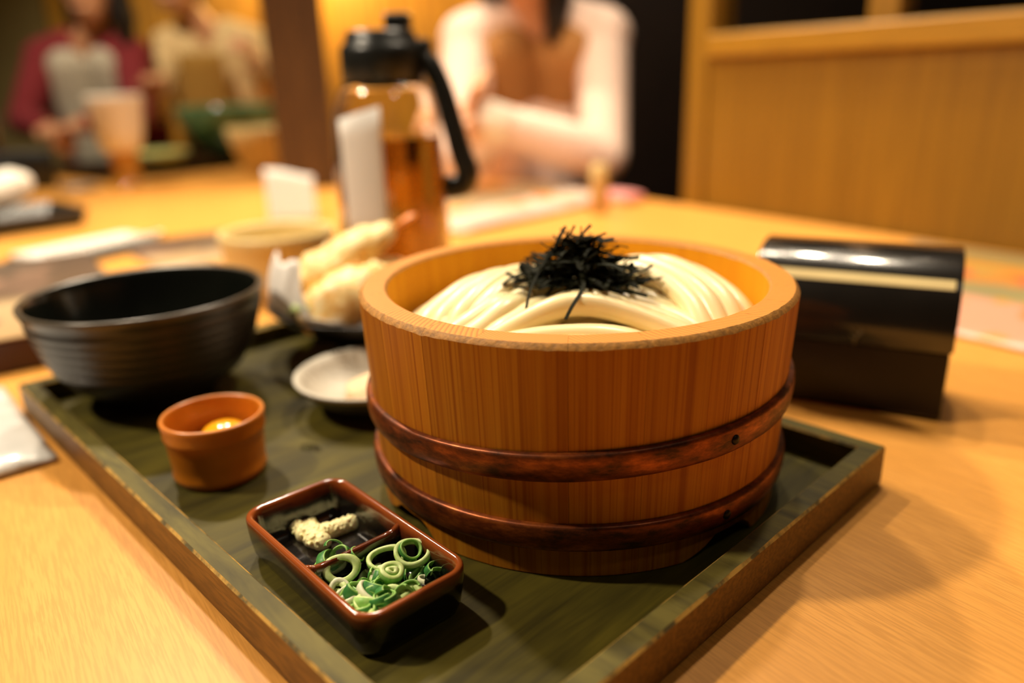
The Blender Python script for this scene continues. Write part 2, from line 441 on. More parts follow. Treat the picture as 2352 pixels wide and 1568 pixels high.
def print_mat(name, bands, patches, base, rough=.35, vs=14, axis=1, soft=True):
    """a printed sheet: colour bands along one local axis and irregular photo patches"""
    m, nt, b = principled(name)
    tc = nd(nt, 'ShaderNodeTexCoord'); sp = nd(nt, 'ShaderNodeSeparateXYZ'); nt.links.new(tc.outputs['Generated'], sp.inputs[0])
    col = ramp(nt, sp.outputs[axis], bands)
    vo = nd(nt, 'ShaderNodeTexVoronoi'); vo.inputs['Scale'].default_value = vs; nt.links.new(coords(nt, 'Object'), vo.inputs['Vector'])
    sc = nd(nt, 'ShaderNodeSeparateColor'); nt.links.new(vo.outputs['Color'], sc.inputs[0])
    pc = ramp(nt, sc.outputs[0], patches)
    n = noise_n(nt, coords(nt, 'Object', (12, 12, 12)), 1, 2)
    col = mixc(nt, ramp(nt, n, [(.55, (0, 0, 0)), (.59, (1, 1, 1))]), col, pc)
    nt.links.new(col, b.inputs['Base Color']); setp(b, rough=rough, coat=.3, coatr=.15); return m
M['menu_a'] = print_mat('menu_print_pink', [(0, (.80, .22, .20)), (.07, (.82, .36, .32)), (.13, (.80, .60, .50)), (.45, (.80, .66, .54)), (.5, (.36, .32, .20)), (1, (.50, .36, .18))],
                        [(0, (.78, .20, .16)), (.35, (.75, .36, .03)), (.6, (.78, .62, .50)), (1, (.45, .42, .18))], None)
M['menu_b'] = print_mat('menu_print_food', [(0, (.74, .36, .24)), (.36, (.70, .35, .24)), (.4, (.27, .25, .12)), (.55, (.3, .26, .12)), (.6, (.62, .1, .07)), (.78, (.6, .28, .03)), (.85, (.25, .2, .07)), (1, (.3, .22, .1))],
                        [(0, (.55, .06, .06)), (.4, (.6, .3, .03)), (.7, (.3, .3, .1)), (1, (.65, .32, .22))], None)
M['menu_c'] = print_mat('menu_print_brown', [(0, (.50, .33, .16)), (.35, (.56, .40, .22)), (.45, (.16, .10, .06)), (1, (.10, .07, .05))],
                        [(0, (.09, .06, .04)), (.4, (.42, .24, .16)), (.7, (.14, .12, .09)), (1, (.55, .42, .26))], None)

# ================================================================== the setting
E0 = (0.264, 1.453, 0)                     # a point of the table edge that runs along the partition
struct(mk('floor', *boxg(-4.5, 3.5, -1.5, 4.2, -.78, -.72), M['floor']))

wr = empty('wall_right', E0, TAB_ANG); struct(wr, 'honey coloured wooden partition beside the table')
xs = [-1.75, -1.40, -1.06, -.72, -.385, -.125]
for a, b in zip(xs[:-1], xs[1:]):
    bevel(mk('board', *boxg(a + .0002, b - .0002, -.040, -.008, -.72, .244), M['panel'], wr), .0005, 1)
bevel(mk('sill_rail', *boxg(-1.75, -.125, -.075, .004, .2445, .281), M['panel_trim'], wr), .004, 2)
bevel(mk('post', *boxg(-.1245, -.078, -.066, -.004, -.72, 1.35), M['panel'], wr), .003, 2)
bevel(mk('mullion', *boxg(-.437, -.392, -.058, -.014, .2815, 1.20), M['panel'], wr), .003, 2)
bevel(mk('head_rail', *boxg(-1.75, -.125, -.070, -.004, 1.2005, 1.35), M['panel_trim'], wr), .003, 2)
for n, (a, b) in enumerate(((-.3915, -.125), (-1.75, -.4375))):
    w = mk('window_%d' % (n + 1), *boxg(a, b, -.038, -.034, .2815, 1.20), M['plastic'], wr)
    w['kind'] = 'structure'

wb = empty('wall_back', (0, 3.6, -.72)); struct(wb, 'golden wooden wall at the far end of the room')
for k in range(9):
    x0 = -1.95 + k * .3
    bevel(mk('board', *boxg(x0 + .001, x0 + .299, 0, .03, 0, 2.3), M['backwall'], wb), .004, 1)
struct(mk('wall_left', *boxg(-4.2, -1.96, 3.6, 3.66, -.72, 1.6), M['olivewall']), 'olive plaster wall')
wd = empty('wall_far_right', (0, 2.35, -.72)); struct(wd, 'dark brown timber wall behind the partition')
for k in range(6):
    x0 = .17 + k * .42
    bevel(mk('board', *boxg(x0 + .001, x0 + .419, 0, .04, 0, 2.3), M['darkwood'], wd), .004, 1)

pl = mk('pillar', *boxg(-.062, .062, -.062, .062, 0.0005, 1.4), M['pillar'], loc=(-.455, 1.81, 0), rot=(0, 0, TAB_ANG - .35))
bevel(pl, .004, 2); struct(pl, 'dark brown square wooden post rising behind the water pitcher')

# ------------------------------------------------------------------ table
tb = empty('dining_table', (E0[0], E0[1], -.72), TAB_ANG)
tag(tb, 'long honey coloured wooden table under the green tray', 'table')
bevel(mk('tabletop', *boxg(-1.25, 1.75, 0, 1.17, .685, .72), [M['table']], tb), .004, 3)
bevel(mk('apron', *boxg(-1.1, 1.6, .08, 1.09, .62, .6845), M['table_edge'], tb), .003, 1)
for x, y in ((-1.15, .1), (1.6, .1), (-1.15, 1.02), (1.6, 1.02)):
    bevel(mk('leg', *boxg(x - .03, x + .03, y, y + .06, 0, .6195), M['table_edge'], tb), .004, 2)

# ------------------------------------------------------------------ serving tray
TN = Vector((-.01974, .16816, 0)); TR_YAW = .7643; TA, TB_ = .3125, .4887; RW = .0115; TH = .0236; TF = .008
tr = empty('serving_tray', (TN.x, TN.y, 0), TR_YAW)
tag(tr, 'olive green stained wooden tray with worn raised edges', 'tray')
fl = mk('tray_floor', *boxg(RW * .6, TA - RW * .6, RW * .6, TB_ - RW * .6, .0004, TF), M['tray_floor'], tr)
fl.rotation_euler = (0, 0, 0)
def rail(p0, p1, q1, q0, cut=0):
    """outer p0-p1, inner q1-q0; outer side and bottom bare brown, top and inside stained"""
    N = 26; V = []; F = []; fm = []
    for k in range(N + 1):
        t = k / N
        o = Vector(p0).lerp(Vector(p1), t); i = Vector(q0).lerp(Vector(q1), t); d = (i - o).normalized()
        j = noise.noise(Vector((o.x * 60, o.y * 60, 1.3))) * .0006 + noise.noise(Vector((o.x * 170, o.y * 170, 4))) * .0003
        j2 = noise.noise(Vector((o.x * 70, o.y * 70, 7.7))) * .0005
        e = .0011
        a = o + d * (.0004)
        V += [(*(o + d * .0008), .0004), (a.x, a.y, .0016), (a.x, a.y, TH - e - abs(j) * .9), (*(o + d * (e + .0004 + abs(j)))[:2], TH + j * .12) if 0 else ((o + d * (e + .0004 + abs(j))).x, (o + d * (e + .0004 + abs(j))).y, TH),
              ((i - d * (e + abs(j2))).x, (i - d * (e + abs(j2))).y, TH), (i.x, i.y, TH - e - abs(j2)), (i.x, i.y, .0004)]
    for v in range(len(V)):
        V[v] = (V[v][0], V[v][1], V[v][-1])
    n = 7
    for k in range(N):
        for m_ in range(n):
            m2 = (m_ + 1) % n
            F.append((k * n + m_, k * n + m2, (k + 1) * n + m2, (k + 1) * n + m_)); fm.append(1 if m_ in (0, 1, 6) else 2 if m_ in (2, 4) else 0)
    F.append(tuple(range(n - 1, -1, -1))); fm.append(0); F.append(tuple(N * n + q for q in range(n))); fm.append(0)
    o = mk('rail', V, F, [M['tray_rail'], M['tray_side'], M['tray_wear']], tr, fmat=fm)
    bm = bmesh.new(); bm.from_mesh(o.data); bmesh.ops.recalc_face_normals(bm, faces=bm.faces); bm.to_mesh(o.data); bm.free()
    return o
c4 = [(0, 0, 0), (TA, 0, 0), (TA, TB_, 0), (0, TB_, 0)]
i4 = [(RW, RW, 0), (TA - RW, RW, 0), (TA - RW, TB_ - RW, 0), (RW, TB_ - RW, 0)]
for k in range(4):
    k2 = (k + 1) % 4
    rail(c4[k], c4[k2], i4[k2], i4[k])
# splashes of water on the tray floor
random.seed(3)
for k, (x, y, r) in enumerate(((-.1285, .4354, .0022), (-.1255, .4340, .0013), (-.1318, .4362, .0012), (-.122, .432, .001))):
    V, F = sphereg((0, 0, 0), (r * 2.2, r * 1.5, .0018), 14, 8)
    tag(mk('water_droplet', V, F, M['droplet'], loc=(x, y, TF + .0004), rot=(0, 0, .4 * k), smooth=True),
        'tiny clear water droplet on the tray between the egg cup and the ribbed dish', 'droplet', 'water droplets on the tray')

# ------------------------------------------------------------------ wooden noodle tub
BC = Vector((.0347, .4055, TF)); HB = .113; RB, RT = .1098, .1150; WALL = .0145
tub = empty('noodle_tub', tuple(BC))
tag(tub, 'round wooden stave tub with two copper hoops holding udon', 'tub')
def rout(z): return RB + (RT - RB) * z / HB
NOTCH = [math.radians(a) for a in (-53, 37, 127, 217)]
def bottom_z(a):
    z = 0.0
    for c in NOTCH:
        d = (a - c + pi) % (2 * pi) - pi; d = math.degrees(d)
        if abs(d) < 15:
            t = abs(d) / 15
            z = max(z, .0095 * (1 if t < .42 else max(0, 1 - ((t - .42) / .58) ** .55)) if d < 0 else .0095 * (1 if t < .3 else max(0, 1 - ((t - .3) / .4) ** 1.6)))
    return z
NST = 22
random.seed(11)
edges_a = [2 * pi * k / NST + random.uniform(-.035, .035) for k in range(NST)]
def make_stave(a0, a1, idx):
    n = 10; V = []; UV = []; F = []; fm = []
    gap = .00005 / RT
    rr = random.Random(idx); off = rr.uniform(-.0001, .0001); gr = rr.uniform(-.8, .8)
    prof_n = 0
    for k in range(n + 1):
        a = a0 + gap + (a1 - a0 - 2 * gap) * k / n
        zb = bottom_z(a)
        w1 = abs(noise.noise(Vector((a * 40, 2, 0)))) * .0006 + abs(noise.noise(Vector((a * 130, 5, 0)))) * .0006
        w2 = abs(noise.noise(Vector((a * 30, 9, 0)))) * .0005
        sec = [(rout(zb) + off - .0006, zb), (rout(zb + .001) + off, zb + .0008)]
        for t in (.33, .66): 
            z = zb + (HB - zb) * t; sec.append((rout(z) + off, z))
        sec += [(RT + off, HB - .0022 - w1 * 1.2), (RT + off - .0008 - w1 * .5, HB - .0010 - w1 * .6), (RT + off - .0022 - w1, HB),
                (RT - WALL + .0010 + w2, HB), (RT - WALL - .0001, HB - .0011 - w2),
                (RT - WALL - .0006, HB * .5), (RB - WALL, max(zb, .020)), (RB - WALL, zb)]
        prof_n = len(sec)
        for m_, (r, z) in enumerate(sec):
            V.append((r * cos(a), r * sin(a), z))
            if m_ in (6, 7): UV.append((a * RT + gr * r, r))
            else: UV.append((a * RT, z))
    P = prof_n
    for k in range(n):
        for m_ in range(P):
            m2 = (m_ + 1) % P
            F.append((k * P + m_, (k + 1) * P + m_, (k + 1) * P + m2, k * P + m2))
            fm.append(0 if m_ in (0, 1, 2, 3, 11) else 2 if m_ in (4, 5) else 1 if m_ == 6 else 2 if m_ == 7 else 3)
    F.append(tuple(range(P - 1, -1, -1))); fm.append(0); F.append(tuple(n * P + q for q in range(P))); fm.append(0)
    o = mk('stave', V, F, [M['stave'], M['rim'], M['worn'], M['tub_in']], tub, fmat=fm, uvs=UV)
    bm = bmesh.new(); bm.from_mesh(o.data); bmesh.ops.recalc_face_normals(bm, faces=bm.faces); bm.to_mesh(o.data); bm.free()
    autosmooth(o, 32)
    return o
for k in range(NST):
    a0 = edges_a[k]; a1 = edges_a[(k + 1) % NST] + (2 * pi if k == NST - 1 else 0)
    make_stave(a0, a1, k)
mk('tub_bottom', *latheg([(0, .022), (RB - WALL - .0002, .022), (RB - WALL - .0002, .030), (0, .030)], 64), M['tub_in'], tub)
def hoop(zc, hh, tilt):
    prof = [(-.0006, -hh / 2), (.0014, -hh / 2), (.0025, -hh * .46), (.0031, -hh * .36), (.0035, -hh * .1), (.0035, hh * .1), (.0031, hh * .36), (.0026, hh * .46), (.0016, hh / 2), (-.0006, hh / 2)]
    n = 120; loops = []
    for i in range(n):
        a = 2 * pi * i / n; lp = []
        for dr, dz in prof:
            z = zc + dz + tilt * RT * cos(a); w = noise.noise(Vector((cos(a) * 4, sin(a) * 4, zc * 90))) * .0003
            r = rout(z) + .00015 + dr + w; lp.append((r * cos(a), r * sin(a), z))
        loops.append(lp)
    V = [p for l in loops for p in l]; P = len(prof); F = []
    for i in range(n):
        j = (i + 1) % n
        for m_ in range(P):
            m2 = (m_ + 1) % P; F.append((i * P + m_, j * P + m_, j * P + m2, i * P + m2))
    o = mk('hoop', V, F, M['hoop'], tub, smooth=True); autosmooth(o, 50)
    for aa in (-57.4, 172.0):
        a = math.radians(aa); z = zc + tilt * RT * cos(a); r = rout(z) + .0036
        V, F = sphereg((0, 0, 0), (.0014, .0024, .0024), 12, 8)
        mk('nail', V, F, M['nail'], o, smooth=True, loc=(r * cos(a), r * sin(a), z), rot=(0, 0, a))
hoop(.0580, .0136, .045); hoop(.0218, .0132, .004)

# ------------------------------------------------------------------ udon noodles
random.seed(5)
NOOD = []
def noodle(pts, r=.0053, tw=0.0, label='white udon noodle coiled low in the wooden tub'):
    P = smooth_path(pts, 26); c = (BC.x, BC.y)
    Q = []
    for p in P:
        d = math.hypot(p[0] - c[0], p[1] - c[1]); lim = .0925
        if d > lim: p = (c[0] + (p[0] - c[0]) * lim / d, c[1] + (p[1] - c[1]) * lim / d, p[2])
        Q.append(p)
    ph = random.uniform(0, 6)
    rad = [r * (1 + .07 * sin(k * .55 + ph)) * (.75 if k in (0, 26) else 1) for k in range(27)]
    V, F = tubeg(Q, rad, 12, .92, squareness=.35)
    o = mk('udon_noodle', V, F, M['noodle'], smooth=True)
    tag(o, label, 'noodle', 'udon noodles in the wooden tub')
    NOOD.append(o)
def bundle(ctrl, lat, offs, label, r=.0062, jit=.0010):
    lat = Vector(lat)
    for (k, dz) in offs:
        o = lat * k
        noodle([(x + o.x + random.uniform(-jit, jit), y + o.y + random.uniform(-jit, jit), z + o.z + dz + random.uniform(-jit, jit) * .5) for x, y, z in ctrl], r * random.uniform(.93, 1.07), label=label)
# coils that fill the tub under the folded bundles
for k in range(13):
    a0 = random.uniform(0, 6.28); R = .015 + .0062 * k; z = .098 - .00006 * k + random.uniform(-.003, .002)
    noodle([(BC.x + R * cos(a0 + t * .75), BC.y + R * sin(a0 + t * .75), z + random.uniform(-.0015, .0015)) for t in range(8)])
for k in range(9):
    y = .335 + .016 * k
    noodle([(BC.x - .09, y, .086), (BC.x - .04, y + .004, .091), (BC.x + .03, y - .004, .092), (BC.x + .09, y, .086)])
# left bundle, falling toward the rim at the left
bundle([(.032, .446, .100), (.011, .434, .1125), (-.010, .413, .1125), (-.026, .390, .103), (-.035, .370, .088)], (-.0086, .0058, -.0012),
       [(-2.0, -.003), (-1.0, .001), (0, .0025), (1.0, .002), (2.0, -.001), (2.9, -.006)], 'thick udon noodle of the fold sloping to the tub rim left of the nori')
# middle bundle, arching from left to right in front of the seaweed
bundle([(-.022, .352, .092), (.000, .362, .1035), (.030, .372, .1125), (.060, .369, .1075), (.086, .358, .097), (.100, .346, .084)], (.004, .0098, .0002),
       [(0, .0015), (1.05, .0005), (2.1, -.001), (3.1, -.0025)], 'thick udon noodle arching across just in front of the nori')
bundle([(-.030, .347, .086), (-.008, .347, .0985), (.020, .349, .1045), (.055, .346, .101), (.082, .342, .088)], (.002, -.0095, -.002), [(0, .0015), (1.1, .0015), (2.1, -.004)], 'thick udon noodle lying along the near rim of the tub')
# right bundle, a tall fold leaning on the right wall
bundle([(.052, .462, .098), (.074, .446, .1145), (.093, .421, .1165), (.106, .392, .1085), (.110, .368, .092)], (.0088, .0040, -.0018),
       [(-1.5, -.002), (-.5, .001), (.5, .0015), (1.5, -.0005), (2.4, -.005)], 'thick udon noodle of the tall fold right of the nori')
bundle([(.020, .400, .100), (.045, .405, .106), (.070, .400, .106), (.095, .378, .099), (.105, .358, .087)], (.002, .0085, 0), [(-1, 0), (0, 0), (1, 0)], 'udon noodle low between the front and right folds')
bundle([(-.034, .356, .090), (-.018, .366, .101), (-.002, .382, .108), (.010, .400, .108)], (.0085, -.0045, -.001), [(-1, 0), (0, .002), (1, .001), (2, -.001)], 'udon noodle tucked between the left and front folds')
bundle([(.006, .460, .098), (.036, .456, .106), (.064, .468, .100)], (0, .009, -.001), [(-3, 0), (-2, .002), (-1, .002), (0, 0)], 'udon noodle under and behind the nori heap')

# ------------------------------------------------------------------ shredded nori
random.seed(21)
NV = []
for k in range(9):
    L = random.uniform(.018, .038); w = random.uniform(.0009, .0018); th = .00016; n = 7
    bend = random.uniform(-.0025, .0035); sway = random.uniform(-.002, .002); loops = []
    for i in range(n + 1):
        t = i / n - .5; x = t * L; z = bend * (t * t * 4 - .5) + .0008 * sin(t * 9 + k); y = sway * t * t * 4
        ww = w * (1 - .3 * abs(t)); tw = .8 * t * (k % 3 - 1)
        loops.append([(x, y + ww * cos(tw) - th * sin(tw) * s2, z + ww * sin(tw) + th * s2) if s1 > 0 else (x, y - ww * cos(tw) - th * sin(tw) * s2, z - ww * sin(tw) + th * s2) for s1, s2 in ((1, 1), (-1, 1), (-1, -1), (1, -1))])
    V, F = loftg(loops); me = bpy.data.meshes.new('nori_shred'); me.from_pydata(V, [], F); me.materials.append(M['nori']); NV.append(me)
def nori(loc, rot, mesh):
    o = bpy.data.objects.new('nori_shred', mesh); COL.objects.link(o); o.location = loc; o.rotation_euler = rot
    tag(o, 'thin black shred of nori seaweed heaped on the udon', 'seaweed', 'nori shreds on the udon'); return o
NC = (.0375, .4060)
for k in range(255):
    a = random.uniform(0, 2 * pi); q = random.random() ** (.6 if k % 2 else 1.3)
    x = NC[0] + cos(a) * q * .029 + random.uniform(-.003, .003); y = NC[1] + sin(a) * q * .022
    top = .1235 + .0165 * (1 - q ** 1.5) * (1.1 if x < NC[0] + .01 else .9)
    z = random.uniform(.1175, top) if q < .75 else random.uniform(.1185, .1225)
    nori((x, y, z), (random.uniform(-.6, .6), random.gauss(.0, .28), random.gauss(-.25, .8)), random.choice(NV))
for k in range(9):       # upright tufts on the crown
    nori((.022 + .005 * random.random() + .0022 * k, .404 + random.uniform(-.006, .008), .1385 - .0012 * k), (random.uniform(-.4, .4), random.uniform(-1.35, -.7), random.uniform(-.6, .6)), NV[k % 9])
def nori_strand(pts, w):
    P = smooth_path(pts, 14); loops = []
    for i, p in enumerate(P):
        t = Vector(P[min(i + 1, 14)]) - Vector(P[max(i - 1, 0)]); s = t.cross(Vector((0, -.5, 1))).normalized() * w * (1 - .02 * i); nrm = s.cross(t).normalized() * .00025
        p = Vector(p); loops.append([tuple(p + s + nrm), tuple(p - s + nrm), tuple(p - s - nrm), tuple(p + s - nrm)])
    V, F = loftg(loops); return mk('nori_shred', V, F, M['nori'])
tag(nori_strand([(.0215, .400, .136), (.0140, .388, .126), (.0095, .377, .1195), (.0070, .366, .1125), (.0050, .360, .1100)], .0008), 'long thin nori strand hanging down over the noodles at the left of the heap', 'seaweed')
tag(nori_strand([(.0370, .392, .126), (.0372, .380, .1225), (.0345, .3695, .1205), (.0300, .362, .1165), (.0262, .3565, .1115)], .0011), 'long nori strand draped over the arched front noodles', 'seaweed')
tag(nori_strand([(.052, .386, .117), (.0600, .3835, .1172), (.0700, .381, .1150)], .0013), 'short straight nori strip pointing right from the heap', 'seaweed')

# ------------------------------------------------------------------ two-compartment condiment dish
DCX, DCY, DANG = -.0760, .2997, math.radians(-48.3)
dish = empty('condiment_dish', (DCX, DCY, TF), DANG); tag(dish, 'small rectangular brown rimmed black dish with two compartments', 'dish')
LW, SW, DH = .1115, .0545, .0225
def rl(dw, r, z): return rrect(LW + dw, SW + dw, r, z, 7)
loops = [rl(-.010, .007, .0), rl(-.0065, .0085, .0006), rl(-.0035, .010, .004), rl(-.0012, .0105, .012), rl(-.0002, .0108, .0195), rl(-.0004, .0107, .0213), rl(-.0016, .0100, .0223), rl(-.0038, .0090, DH),
         rl(-.0060, .0078, .0222), rl(-.0074, .0070, .0212), rl(-.0085, .0064, .0185), rl(-.0110, .0055, .0090), rl(-.0140, .0045, .0050), rl(-.0170, .0038, .0042), rl(-.0200, .0030, .0040), rl(-.0240, .0025, .0040), rl(-.0300, .0020, .0040)]
dm = mk('dish_body', *loftg(loops), M['sauce'], dish, smooth=True)
V, F = [], []
dv = []
for y in [(-SW / 2 + .0040) + (SW - .0080) * t / 12 for t in range(13)]:
    e = abs(y) / (SW / 2 - .004); top = .0188 + .0022 * max(0, e - .8) / .2
    dv.append([(x + .0046, y, z) for x, z in ((-.0030, .0036), (-.0019, .0105), (-.0016, top - .0012), (-.0008, top - .0002), (.0008, top - .0002), (.0016, top - .0012), (.0019, .0105), (.0030, .0036))])
V, F = loftg(dv); o = mk('divider', V, F, M['sauce'], dish, smooth=True)
bm = bmesh.new(); bm.from_mesh(o.data); bmesh.ops.recalc_face_normals(bm, faces=bm.faces); bm.to_mesh(o.data); bm.free()
bm = bmesh.new(); bm.from_mesh(dm.data); bmesh.ops.recalc_face_normals(bm, faces=bm.faces); bm.to_mesh(dm.data); bm.free()

# grated ginger: one crumbly lump
random.seed(8)
GX, GY, GZ = -.0940, .3305, TF + .0041
parts = []
def gl(x0, y0, x1, y1, n, r0, r1, zh):
    for k in range(n):
        t = k / (n - 1); r = r0 + (r1 - r0) * t; cx, cy = x0 + (x1 - x0) * t - GX, y0 + (y1 - y0) * t - GY
        parts.append(sphereg((cx + random.uniform(-.001, .001), cy + random.uniform(-.001, .001), r * .55), (r, r, min(r, zh)), 12, 8))
        for q in range(26):
            a = random.uniform(0, 2 * pi); e = random.uniform(-.1, 1.3); rr = random.uniform(.0004, .0009); d = r * cos(e) * 1.02
            parts.append(sphereg((cx + d * cos(a), cy + d * sin(a), max(rr * .8, r * .55 + min(r, zh) * sin(e))), rr, 6, 5))
gl(-.1085, .3330, -.0950, .3195, 7, .0040, .0050, .0042); gl(-.0985, .3255, -.0835, .3365, 7, .0046, .0042, .0042); gl(-.1035, .3365, -.1000, .3280, 4, .0036, .0048, .0046)
gi = mk('grated_ginger', *join(*parts), M['ginger'], loc=(GX, GY, GZ), smooth=True); remesh(gi, .00038, 1)
tag(gi, 'pale yellow lump of grated ginger in the black dish', 'ginger')

# chopped scallion
random.seed(14)
def ring_mesh(r, w, h, mats, squash=1.0, inner=None, wob=.06, n=36, arc=1.0):
    V, F, fm = [], [], []
    shells = [(r, w)] + ([(inner, w * .8)] if inner else [])
    for ro, ww in shells:
        base = len(V); ri = ro - ww; full = arc >= .999; N = n if full else int(n * arc)
        for i in range(N + (0 if full else 1)):
            a = 2 * pi * i / n; s = 1 + wob * sin(2 * a + ro * 900) + wob * .5 * sin(3 * a)
            hz = h * .5 * (1 + .15 * sin(a * 2 + 1))
            for rr, z in ((ro, -hz * .8), (ro + .00015, 0), (ro, hz * .8), (ro - ww * .35, hz), (ri + ww * .2, hz * .95), (ri, hz * .7), (ri, -hz * .7), (ro - ww * .5, -hz)):
                V.append((rr * s * cos(a), rr * s * squash * sin(a), z))
        tot = N if full else N
        for i in range(tot):
            j = (i + 1) % N if full else i + 1
            for m_ in range(8):
                m2 = (m_ + 1) % 8
                F.append((base + i * 8 + m_, base + j * 8 + m_, base + j * 8 + m2, base + i * 8 + m2)); fm.append(1 if m_ in (0, 1) else 0)
        if not full:
            F.append(tuple(base + q for q in range(7, -1, -1))); fm.append(0); F.append(tuple(base + N * 8 + q for q in range(8))); fm.append(0)
    me = bpy.data.meshes.new('scallion_slice'); me.from_pydata(V, [], F)
    for m_ in mats: me.materials.append(m_)
    for i, p in enumerate(me.polygons): p.material_index = fm[i]; p.use_smooth = True
    return me
RM = {'big': ring_mesh(.0080, .0033, .0036, (M['sc_pale'], M['sc_mid']), .86),
      'loop': ring_mesh(.0084, .0019, .0034, (M['sc_pale'], M['sc_mid']), .84),
      'loop2': ring_mesh(.0080, .0020, .0038, (M['sc_pale'], M['sc_pale']), .9),
      'small': ring_mesh(.0058, .0024, .0036, (M['sc_pale'], M['sc_mid']), .85, .0028),
      'tiny': ring_mesh(.0042, .0018, .0030, (M['sc_white'], M['sc_pale']), .9),
      'dark': ring_mesh(.0050, .0010, .0034, (M['sc_mid'], M['sc_dark']), .8),
      'darkarc': ring_mesh(.0056, .0009, .0042, (M['sc_mid'], M['sc_dark']), .7, arc=.55),
      'whitearc': ring_mesh(.0060, .0015, .0030, (M['sc_white'], M['sc_white']), .8, arc=.4)}
SCG = 'chopped scallion in the condiment dish'
LBL = {'big': 'thick pale green scallion ring in the condiment dish', 'loop': 'wide thin scallion loop in the condiment dish', 'loop2': 'wide thin scallion loop in the condiment dish',
       'small': 'small pale green scallion ring in the condiment dish', 'tiny': 'tiny whitish scallion ring in the condiment dish', 'dark': 'dark green scallion ringlet in the condiment dish',
       'darkarc': 'curled dark green scallion shred in the condiment dish', 'whitearc': 'white scallion sliver in the condiment dish'}
def sc(kind, x, y, z, rx, ry, rz, s=1.0):
    o = bpy.data.objects.new('scallion_slice', RM[kind]); COL.objects.link(o)
    o.location = (x, y, z); o.rotation_euler = (rx, ry, rz); o.scale = (s, s, s); tag(o, LBL[kind], 'scallion', SCG)
Z0 = TF + .0045
sc('big', -.0775, .2875, Z0 + .0095, .75, .15, .3)
sc('loop', -.0585, .2935, Z0 + .0100, .30, -.1, .2)
sc('loop2', -.0470, .2945, Z0 + .0120, .42, .1, -.2)
sc('small', -.0545, .2815, Z0 + .0115, .25, .15, .5)
sc('small', -.0630, .2665, Z0 + .0075, .3, .0, .2, .95)
sc('dark', -.0480, .2955, Z0 + .0130, .7, .2, .5, 1.1)
sc('dark', -.0800, .2975, Z0 + .0100, .6, -.5, .2, 1.0)
sc('dark', -.0725, .2965, Z0 + .0105, .8, .4, 1.2, .9)
sc('darkarc', -.0370, .2870, Z0 + .0080, .6, .3, 1.0, .9)
sc('darkarc', -.0345, .2835, Z0 + .0085, .2, .3, .1, .7)
sc('darkarc', -.0610, .2735, Z0 + .0085, .9, .2, 2.5, 1.1)
sc('darkarc', -.0550, .2690, Z0 + .0085, .5, .9, .5, 1.0)
sc('darkarc', -.0855, .2945, Z0 + .0085, 1.1, .2, 1.5, 1.2)
sc('darkarc', -.0835, .3010, Z0 + .0120, .9, .5, .3, .8)
sc('loop', -.0870, .2930, Z0 + .0070, 1.15, .3, 1.0, .55)
sc('whitearc', -.0725, .2725, Z0 + .0055, .3, .2, 3.6, 1.2)
sc('whitearc', -.0680, .2765, Z0 + .0060, .2, .1, 1.0, .9)
sc('whitearc', -.0395, .2805, Z0 + .0075, .3, .3, 2.0, .8)
random.seed(31)
ca, sa = cos(DANG), sin(DANG)
for k in range(58):
    lx = random.uniform(.013, .047); ly = random.uniform(-.019, .019)
    if lx > .036 and ly > .010: continue
    kind = random.choice(['tiny', 'dark', 'dark', 'darkarc', 'darkarc', 'darkarc', 'small', 'whitearc'])
    z = Z0 + random.uniform(.001, .0045) + .0045 * min(1, max(0, (lx - .016) / .012)) * min(1, max(0, (.014 - ly) / .016))
    if ly > .004 and lx < .026: z = Z0 + .0016; kind = random.choice(['darkarc', 'whitearc'])
    if ly > .004 and lx < .026 and k % 3: continue
    sc(kind, DCX + lx * ca - ly * sa, DCY + lx * sa + ly * ca, z, random.uniform(-.7, .7), random.uniform(-.7, .7), random.uniform(0, 6), random.uniform(.95, 1.35))

# ------------------------------------------------------------------ egg cup
cup = empty('egg_cup', (-.1735, .4080, TF)); tag(cup, 'small orange glazed cup holding a raw egg, on the tray', 'cup')
prof = [(0, 0), (.0225, 0), (.0248, .0008), (.0258, .003), (.0264, .0045), (.0258, .006), (.0262, .012), (.0268, .020), (.0272, .0255), (.0280, .0272), (.0284, .0285), (.0280, .0300), (.0286, .0350), (.0288, .0368), (.0282, .0378), (.0270, .0380), (.0262, .0372), (.0258, .034), (.0250, .018), (.0242, .008), (.022, .0055), (0, .005)]
mk('cup_body', *latheg(prof, 64), M['cupclay'], cup, smooth=True)
mk('egg_white', *latheg([(0, .0060), (.0225, .0062), (.0246, .012), (.0252, .0195), (.0235, .0190), (.018, .0188), (0, .0188)], 48), M['eggwhite'], cup, smooth=True)
mk('yolk', *sphereg((.0035, .004, .0205), (.0140, .0140, .0095), 32, 18), M['yolk'], cup, smooth=True)

# ------------------------------------------------------------------ large black bowl
bw = empty('black_bowl', (-.262, .538, TF)); tag(bw, 'large black ceramic bowl at the corner of the tray', 'bowl')
HW = .082
outer = [(.040, 0), (.042, .001), (.0425, .006), (.044, .0085), (.053, .0125), (.063, .0200), (.0705, .030)]
for k in range(6):
    z = .033 + k * .0066; r = .0725 + (.0835 - .0725) * (k / 5) ** .8
    outer += [(r, z), (r + .0006, z + .0022), (r - .0002, z + .0045)]
outer += [(.0842, .0735), (.0856, .0765), (.0868, .0795), (.0868, .0812), (.0855, .0821), (.0838, .0818)]
inner = [(.0822, .0800), (.0810, .074), (.0780, .060), (.0725, .044), (.064, .030), (.050, .019), (.030, .0135), (0, .012)]
outer = [(r * .935, z * .955) for r, z in outer]; inner = [(r * .935, z * .955) for r, z in inner]
mk('bowl_body', *latheg([(0, .004), (.034, .004), (.0345, 0)] + outer, 96), M['blackclay'], bw, smooth=True)
